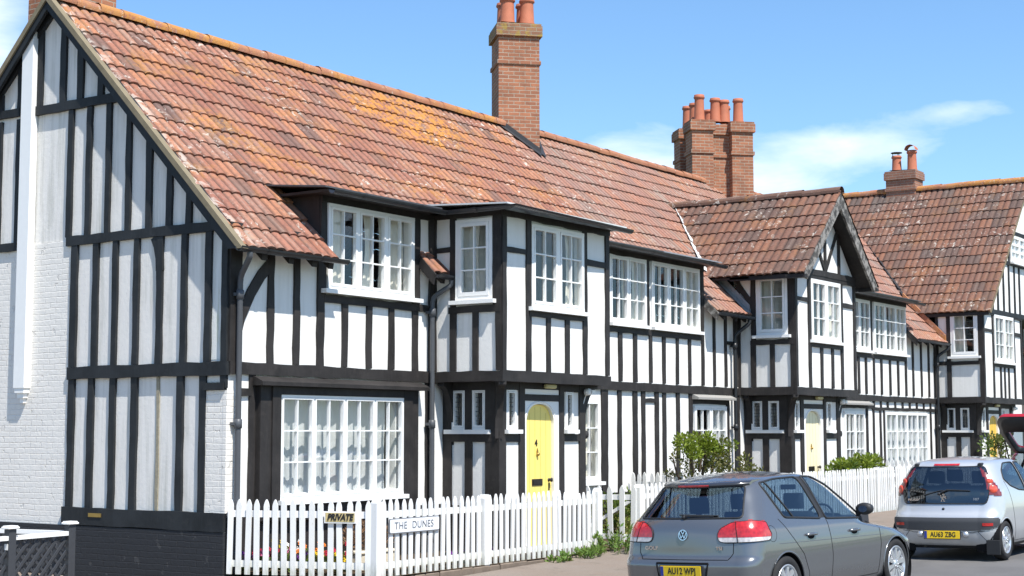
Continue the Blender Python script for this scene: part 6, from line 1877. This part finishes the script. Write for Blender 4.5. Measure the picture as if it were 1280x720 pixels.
# plate recess
lines(GR_, 'plate_recess', [rear_path(gc, [(-.33, .595), (-.30, .44), (.30, .44), (.33, .595)], .001, True)], .010, M['seam'])
rc = MB(); rc.grid([[gc.rear(y_ * (1.06 if z_ > .5 else .97), z_, .004) for y_ in [-.30 + .6 * k / 10 for k in range(11)]] for z_ in (.44, .52, .595)]); rc.build('plate_panel', M['bumper_grey'], GR_)
plate(GR_, gc, 0, .515, 'AU12 WPJ', .52, .111, tilt=math.radians(-2))
for sg_ in (-1, 1):
    rf = MB(); rf.grid([[gc.wrap(sg_ * a_, z_, .004) for a_ in [.50 + .03 * k for k in range(8)]] for z_ in (.315, .345)]); rf.build('rear_reflector', M['lens_red'], GR_)
lines(GR_, 'tail_light_edge', [[gc.wrap(a_, z_, .008) for a_, z_ in dens(tl_o, True)]], .005, M['trim']); lines(GR_, 'tail_light_edge', [[gc.wrap(-a_, z_, .008) for a_, z_ in dens(tl_o, True)]], .005, M['trim'])
for sg_ in (-1, 1): lines(GR_, 'tail_light_joint', [[gc.wrap(sg_ * .645, z_, .010) for z_ in (.79, .85, .92, .985)]], .004, M['seam'])
un = MB(); un.box(.3, 3.9, -.72, .72, .17, .20); un.box(.35, 3.9, -.55, .55, .30, .34); un.build('underbody', M['under'], GR_)
ds = MB(); ds.box(2.55, 3.0, -.70, .70, .55, .93); ds.box(.25, .75, -.55, .55, .60, .93) if False else ds.box(.22, .62, -.58, .58, .55, .96)
ds.build('dashboard_and_shelf', M['seat'], GR_)
seatset(GR_, (1.12, 2.0), .36, .82, M['seat'])
st = MB(); st.M = Matrix.Translation((2.42, -.36, .92)) @ Matrix.Rotation(math.radians(-65), 4, 'Y')
st.grid([[((.18 + .014 * math.cos(p)) * math.cos(t), (.18 + .014 * math.cos(p)) * math.sin(t), .014 * math.sin(p)) for p in [2 * PI * q / 8 for q in range(8)]] for t in [2 * PI * k / 28 for k in range(29)]], closed=True)
st.box(-.02, .02, -.17, .17, -.01, .01); st.build('steering_wheel', M['trim'], GR_)
im = MB(); im.bbox(2.35, 2.37, -.10, .10, 1.27, 1.33, .004); im.build('rear_view_mirror', M['trim'], GR_)
yaw_g = math.radians(-5.4)
GR_.rotation_mode = 'XYZ'
GR_.rotation_euler = (math.radians(-2.2), math.radians(-1.25), yaw_g)
GR_.location = (.94, -5.93, -.262)

# ---------------------------------------------------------------- silver city car
#          z     xr    sag   cx   cy   xf    sf   fx   fy    w
SPZ = {'lev': [(.17, .16, .03, .16, .18, 3.30, .12, .3, .28, .70),
             (.24, .07, .04, .20, .22, 3.38, .15, .36, .30, .76),
             (.33, .02, .05, .24, .26, 3.41, .18, .4, .34, .79),
             (.42, .0, .055, .26, .28, 3.43, .2, .44, .36, .806),
             (.54, .0, .055, .26, .28, 3.43, .2, .46, .38, .812),
             (.62, .03, .055, .27, .29, 3.42, .2, .48, .40, .815),
             (.68, .085, .055, .28, .29, 3.38, .22, .5, .42, .815),
             (.75, .12, .055, .28, .28, 3.3, .26, .54, .46, .812),
             (.86, .145, .06, .28, .27, 2.95, .3, .5, .48, .80),
             (.95, .16, .06, .28, .25, 2.62, .28, .42, .44, .785),
             (1.05, .185, .065, .28, .23, 2.46, .24, .34, .38, .755),
             (1.2, .235, .07, .29, .21, 2.26, .20, .26, .32, .695),
             (1.32, .285, .075, .30, .20, 2.06, .18, .22, .28, .635),
             (1.375, .325, .08, .30, .20, 1.93, .17, .2, .26, .60),
             (1.405, .385, .09, .30, .20, 1.85, .16, .2, .24, .555)],
     'belt': .93, 'xtop': 1.25, 'crown': .026, 'dome': .055, 'beltrise': .04, 'taper': .045, 'zref': .85}
sc = Car(SPZ, 3.43)
SV = empty('parked_car'); tag(SV, 'small silver hatchback with black glass tailgate, yellow plate AU63 ZBG', 'car', 'cars parked along the kerb')
SX1, SX2, SR = .43, 2.77, .312
gw_ = rnd_poly([(-.60, .775), (.60, .775), (.635, .90), (.60, 1.20), (.535, 1.345), (-.535, 1.345), (-.60, 1.20), (-.635, .90)], .05)
tri = rnd_poly([(.575, 1.335), (.615, 1.30), (.735, 1.10), (.84, .90), (.835, .875), (.64, .885), (.625, .95), (.605, 1.12)], .02)
ssw = rnd_poly([(.62, 1.13), (.80, 1.02), (1.10, .965), (1.42, .955), (1.36, 1.365), (.95, 1.36), (.72, 1.26)], .05)
ssf = rnd_poly([(1.50, .955), (2.42, .93), (2.30, 1.02), (1.98, 1.26), (1.76, 1.36), (1.43, 1.365)], .04)
sws = rnd_poly([(-.64, .985), (.64, .985), (.50, 1.345), (-.50, 1.345)], .05)
strip_p = rnd_poly([(-.76, .60), (.76, .60), (.76, .49), (.62, .445), (.50, .435), (-.50, .435), (-.62, .445), (-.76, .49)], .04)
def mir(lam, s_): return lambda a, x, y, z, r: (a * s_ > 0) and lam(abs(a), x, y, z, r)
regs = []
for nm, s_ in (('l', 1), ('r', -1)):
    regs += [('tail_light@' + nm, M['lens_dark'], mir(lambda a, x, y, z, r: not r and x < 1.2 and inpoly(a, z, tri), s_), .010),
             ('rear_side_window@' + nm, M['car_glass'], mir(lambda a, x, y, z, r: not r and a > .8 and a < 3.4 and inpoly(x, z, ssw), s_), 0.),
             ('front_door_window@' + nm, M['car_glass'], mir(lambda a, x, y, z, r: not r and a > .8 and a < 3.6 and inpoly(x, z, ssf), s_), 0.)]
regs += [('glass_tailgate', M['car_glass_dark'], lambda a, x, y, z, r: not r and x < .9 and abs(a) < .85 and inpoly(y * (1 if a > 0 else -1), z, gw_), .006),
         ('windscreen', M['car_glass'], lambda a, x, y, z, r: not r and x > 1.8 and abs(a) > 2.7 and inpoly(y, z, sws), 0.),
         ('bumper_strip', M['bumper_grey'], lambda a, x, y, z, r: not r and x < 1.2 and inpoly(a, z, [(p[0] * 1.10, p[1]) for p in strip_p]), .012),
         ('sill_trim', M['trim'], lambda a, x, y, z, r: z < .215, .002)]
sc.build(SV, M['paint_silver'], regs, [(SX1, .279, SR), (SX2, .279, SR)])
lines(SV, 'tailgate_edge', [rear_path(sc, gw_, .004, True)], .009, M['trim'])
for sg_ in (-1, 1):
    lines(SV, 'window_seal', [side_path(sc, ssw, sg_, .001, True)], .011, M['trim']); lines(SV, 'window_seal', [side_path(sc, ssf, sg_, .001, True)], .011, M['trim'])
    lines(SV, 'door_gap', [side_path(sc, [(1.46, 1.37), (1.48, .95), (1.50, .55), (1.46, .25), (2.36, .25), (2.46, .6), (2.44, .9)], sg_, -.001)], .0045, M['seam'])
    lines(SV, 'door_gap', [side_path(sc, [(.60, 1.10), (.72, .8), (.80, .5), (.86, .25), (1.46, .25)], sg_, -.001)], .004, M['seam'])
    for wx in (SX1, SX2):
        lines(SV, 'arch_lip', [side_path(sc, [(wx + SR * math.cos(t), .279 + SR * math.sin(t)) for t in [(-.3 + k / 40 * (PI + .6)) for k in range(41)]], sg_, -.004)], .010, M['paint_silver'])
        li = MB(); nn = 24
        li.grid([[(wx + (SR + .01) * math.cos(t), sg_ * yy, .279 + (SR + .01) * math.sin(t)) for t in [(-.5 + k / nn * (PI + 1.)) for k in range(nn + 1)]] for yy in (.45, .79)]); li.build('arch_liner', M['under'], SV)
        wheel(SV, (wx, sg_ * .795, .279), .279, .16, .19, 6, 'five', sg_)
    # round lamps in the tri-shaped cluster
    for a_, z_, r_, mt in ((.675, 1.10, .046, 'lens_bright'), (.705, .965, .06, 'lens_bright')):
        lp_ = MB(); c = sc.wrap(sg_ * a_, z_, .012); nrm_ = (sc.wrap(sg_ * a_, z_, .05) - c).normalized(); u_ = nrm_.orthogonal().normalized(); v_ = nrm_.cross(u_)
        rows = [[c + nrm_ * d + (u_ * math.cos(t) + v_ * math.sin(t)) * r_ * k for t in [2 * PI * q / 20 for q in range(20)]] for k, d in ((1.06, -.006), (1., .003), (.8, .010), (.45, .014), (.01, .015))]
        lp_.grid(rows, closed=True); lp_.build('tail_lamp', M[mt], SV)
    mirror(SV, sc.side(2.32, .96, sg_, .02), sg_, M['paint_silver'], .9)
    hg = MB(); p = sc.rear(sg_ * .47, 1.36, .0); hg.bbox(p.x - .03, p.x + .10, p.y - .035, p.y + .035, p.z - .05, p.z + .035, .015); hg.build('tailgate_hinge', M['trim'], SV)
    rf = MB(); rf.grid([[sc.wrap(sg_ * a_, z_, .017) for a_ in [.58 + .028 * k for k in range(6)]] for z_ in (.495, .535)]); rf.build('rear_reflector', M['lens_red'], SV)
    fl = MB(); p = V((SX1 - .33, sg_ * .70, .2)); fl.bbox(p.x - .01, p.x + .012, p.y - .10, p.y + .10, .09, .30, .008); fl.build('mud_flap', M['trim'], SV)
    bo = MB(); c = sc.rear(sg_ * .33, .375, .004); bo.lathe([(0, -.03), (.03, -.026), (.046, -.008), (.05, .01)], c, 14, 'x'); bo.build('plate_lamp_dome', M['alloy'], SV)
hb = MB(); hb.grid([[sc.rear(y_, z_, .016) for y_ in [-.19 + .38 * k / 10 for k in range(11)]] for z_ in (1.368, 1.392)]); hb.build('high_brake_light', M['lens_red'], SV)
wp = MB(); wp.tube([sc.rear(.06, .90, .03), sc.rear(-.06, .955, .04), sc.rear(-.38, .945, .03)], [.016, .012, .006], 6); wp.tube([sc.rear(.30, .88, .022), sc.rear(.05, .945, .022), sc.rear(-.38, .935, .022)], .008, 5); wp.lathe([(0, -.05), (.022, -.045), (.026, .0)], sc.rear(.06, .90, 0), 10, 'x'); wp.build('rear_wiper', M['trim'], SV)
lk = MB(); lk.lathe([(0, -.012), (.018, -.010), (.02, .01)], sc.rear(0, .712, .0), 12, 'x'); lk.build('lock', M['trim'], SV)
for tx, yy, sz, zz in (('PEUGEOT', .43, .042, .822), ('107', -.46, .048, .83)):
    letters(tx, sz, M['chrome'], sc.rear(yy, zz, .014), (0, -1, 0), (0, 0, 1), SV, 'badge_lettering', .004, sx=1.25, bold=.0012)
# standing beast emblem on the glass, cut from plain strips
eb = MB(); eb.M = Matrix.Translation(sc.rear(0, .85, .016))
for st_ in ([(-.010, .046), (.008, .052), (.020, .040), (.008, .034)], [(.012, .036), (-.004, .012), (-.012, -.014)], [(-.006, .018), (.030, .022), (.040, .010)], [(.0, .006), (.032, .0), (.040, -.014)], [(-.012, -.014), (.010, -.024), (.004, -.048), (.020, -.052)], [(-.012, -.014), (-.022, -.034), (-.034, -.050), (-.022, -.052)], [(-.014, -.01), (-.034, .004), (-.030, .026), (-.042, .034)]):
    stroke(eb, st_, .0095)
eb.build('badge', M['chrome'], SV)
plate(SV, sc, 0, .37, 'AU63 ZBG', .52, .111, tilt=math.radians(3))
lines(SV, 'bumper_seam', [rear_path(sc, [(.60, .425), (.46, .41), (.44, .40), (-.44, .40), (-.46, .41), (-.60, .425)], .0), rear_path(sc, [(.50, .42), (.60, .30), (.62, .22)], -.001), rear_path(sc, [(-.50, .42), (-.60, .30), (-.62, .22)], -.001)], .004, M['seam'])
un = MB(); un.box(.25, 3.2, -.62, .62, .17, .20); un.box(.22, 3.2, -.5, .5, .25, .3); un.box(.33, .53, -.74, .74, .2, .24); un.build('underbody', M['under'], SV)
ex = MB(); ex.tube([(.12, .30, .20), (.6, .30, .21)], .024, 10); ex.lathe([(.10, 0), (.11, .05), (.11, .4), (.1, .45)], (.3, .15, .2), 12, 'x') if False else None; ex.build('exhaust_pipe', M['dark_metal'], SV)
ds = MB(); ds.box(2.2, 2.6, -.62, .62, .5, .92); ds.box(.22, .55, -.56, .56, .5, .80); ds.build('dashboard_and_shelf', M['seat'], SV)
seatset(SV, (.95, 1.75), .33, .82, M['seat'])
SV.location = (7.98, -6.33, -.095); SV.rotation_euler = (math.radians(-1.2), math.radians(-.6), math.radians(-.5))

# ---------------------------------------------------------------- red car with its tailgate up
RC = empty('parked_car'); tag(RC, 'red hatchback standing with its tailgate raised, behind the silver car', 'car', 'cars parked along the kerb')
rc_ = Car(G, 4.2, 60)
r_open = rnd_poly([(-.60, .66), (.60, .66), (.63, 1.0), (.50, 1.40), (-.50, 1.40), (-.63, 1.0)], .05)
regs = []
for nm, s_ in (('l', 1), ('r', -1)):
    regs += [('tail_light@' + nm, M['lens_red'], mir(lambda a, x, y, z, r: not r and a > .66 and inpoly(a, z, tl_o), s_), .008),
             ('rear_door_window@' + nm, M['car_glass'], mir(lambda a, x, y, z, r: not r and a > .7 and inpoly(x, z, sw_r), s_), 0.),
             ('front_door_window@' + nm, M['car_glass'], mir(lambda a, x, y, z, r: not r and a > .7 and a < 4. and inpoly(x, z, sw_f), s_), 0.)]
regs = [('_skip_open', M['trim'], lambda a, x, y, z, r: not r and x < 1. and inpoly(y, z, r_open), 0.)] + regs + [('windscreen', M['car_glass'], lambda a, x, y, z, r: not r and x > 2.0 and abs(a) > 3.2 and inpoly(y, z, ws), 0.), ('sill_trim', M['trim'], lambda a, x, y, z, r: z < .215, .002)]
rc_.build(RC, M['paint_red'], regs, wh)
for sg_ in (-1, 1):
    for wx in (WX1, WX2): wheel(RC, (wx, sg_ * .868, .316), .316, .205, .218, 10, 'multi', sg_)
    lines(RC, 'window_seal', [side_path(rc_, sw_r, sg_, .001, True)], .0125, M['trim']); lines(RC, 'window_seal', [side_path(rc_, sw_f, sg_, .001, True)], .0125, M['trim'])
    st_ = MB(); st_.tube([(.42, sg_ * .58, 1.1), (.02, sg_ * .56, 1.62)], .012, 6); st_.build('gas_strut', M['dark_metal'], RC)
un = MB(); un.box(.3, 3.9, -.72, .72, .17, .20); un.box(.2, 1.0, -.58, .58, .55, .62); un.build('underbody', M['under'], RC)
seatset(RC, (1.12, 2.0), .36, .82, M['seat'])
# raised tailgate: hinge line at the roof, tip up and back; shell with rim, window opening and glass
HG = V((.52, 0, 1.415)); th_ = math.radians(42)
ax_ = V((-math.cos(th_), 0, math.sin(th_))); nx_ = V((-math.sin(th_), 0, -math.cos(th_)))      # along the gate, inner face normal
def tg(y, s_, d=0.): return HG + ax_ * s_ + V((0, y, 0)) + nx_ * (d - .10 * math.sin(PI * min(1., s_ / 1.0)) * 0)
outl = rnd_poly([(-.56, .0), (.56, .0), (.66, .50), (.655, .80), (.57, .93), (-.57, .93), (-.655, .80), (-.66, .50)], .10, 6)
inn = rnd_poly([(-.46, .10), (.46, .10), (.55, .56), (-.55, .56)], .07, 6)
tm_ = MB()
# outer skin and rim
n_ = len(outl)
cy_, cs_ = 0., .47
rows = []
for k, d in ((1., .02), (1.0, -.02), (.975, -.055)): rows.append([tg(cy_ + (y - cy_) * k, cs_ + (q - cs_) * k, d) for y, q in outl])
tm_.grid(rows, closed=True)
k2 = len(inn)
def ring_pt(poly, t):
    a = 2 * PI * t; best = None
    # cast from the window centre
    c = (0., .30); dx, dy = math.cos(a), math.sin(a)
    for i in range(len(poly)):
        p, q = poly[i], poly[(i + 1) % len(poly)]
        ex_, ey_ = q[0] - p[0], q[1] - p[1]; den = dx * ey_ - dy * ex_
        if abs(den) < 1e-9: continue
        u = ((p[0] - c[0]) * ey_ - (p[1] - c[1]) * ex_) / den; v = ((p[0] - c[0]) * dy - (p[1] - c[1]) * dx) / den
        if u > 0 and -1e-6 <= v <= 1 + 1e-6: best = max(best or 0, u)
    return (c[0] + dx * best, c[1] + dy * best)
ro_ = [ring_pt(outl, k / 72) for k in range(72)]; ri_ = [ring_pt(inn, k / 72) for k in range(72)]
tm_.grid([[tg(y * .975, cs_ + (q - cs_) * .975, -.055) for y, q in ro_], [tg(y, q, -.06) for y, q in ri_], [tg(y, q, -.03) for y, q in ri_]], closed=True)
T_ = tm_.build('tailgate', M['paint_red'], RC)
it = MB()
rim_ = [(y * .91, cs_ + (q - cs_) * .9) for y, q in ro_]
it.grid([[tg(y, q, .021) for y, q in ro_], [tg(y, q, .035) for y, q in rim_]], closed=True)
it2 = MB(); it2.grid([[tg(y, q, .034) for y, q in rim_], [tg(y, q, .055) for y, q in [(a_ * .86, cs_ + (b_ - cs_) * .84) for a_, b_ in ro_]], [tg(y * 1.04, .28 + (q - .28) * 1.06, .05) for y, q in ri_], [tg(y, q, .0) for y, q in ri_], [tg(y, q, -.03) for y, q in ri_]], closed=True)
it.build('tailgate_rim', M['paint_red'], T_); it2.build('tailgate_lining', M['trim'], T_)
gg = MB(); gg.face([tg(y, q, -.02) for y, q in ri_]); gg.build('tailgate_window', M['car_glass'], T_)
RC.location = (12.35, -6.47, -.03); RC.rotation_euler = (0, 0, 0)
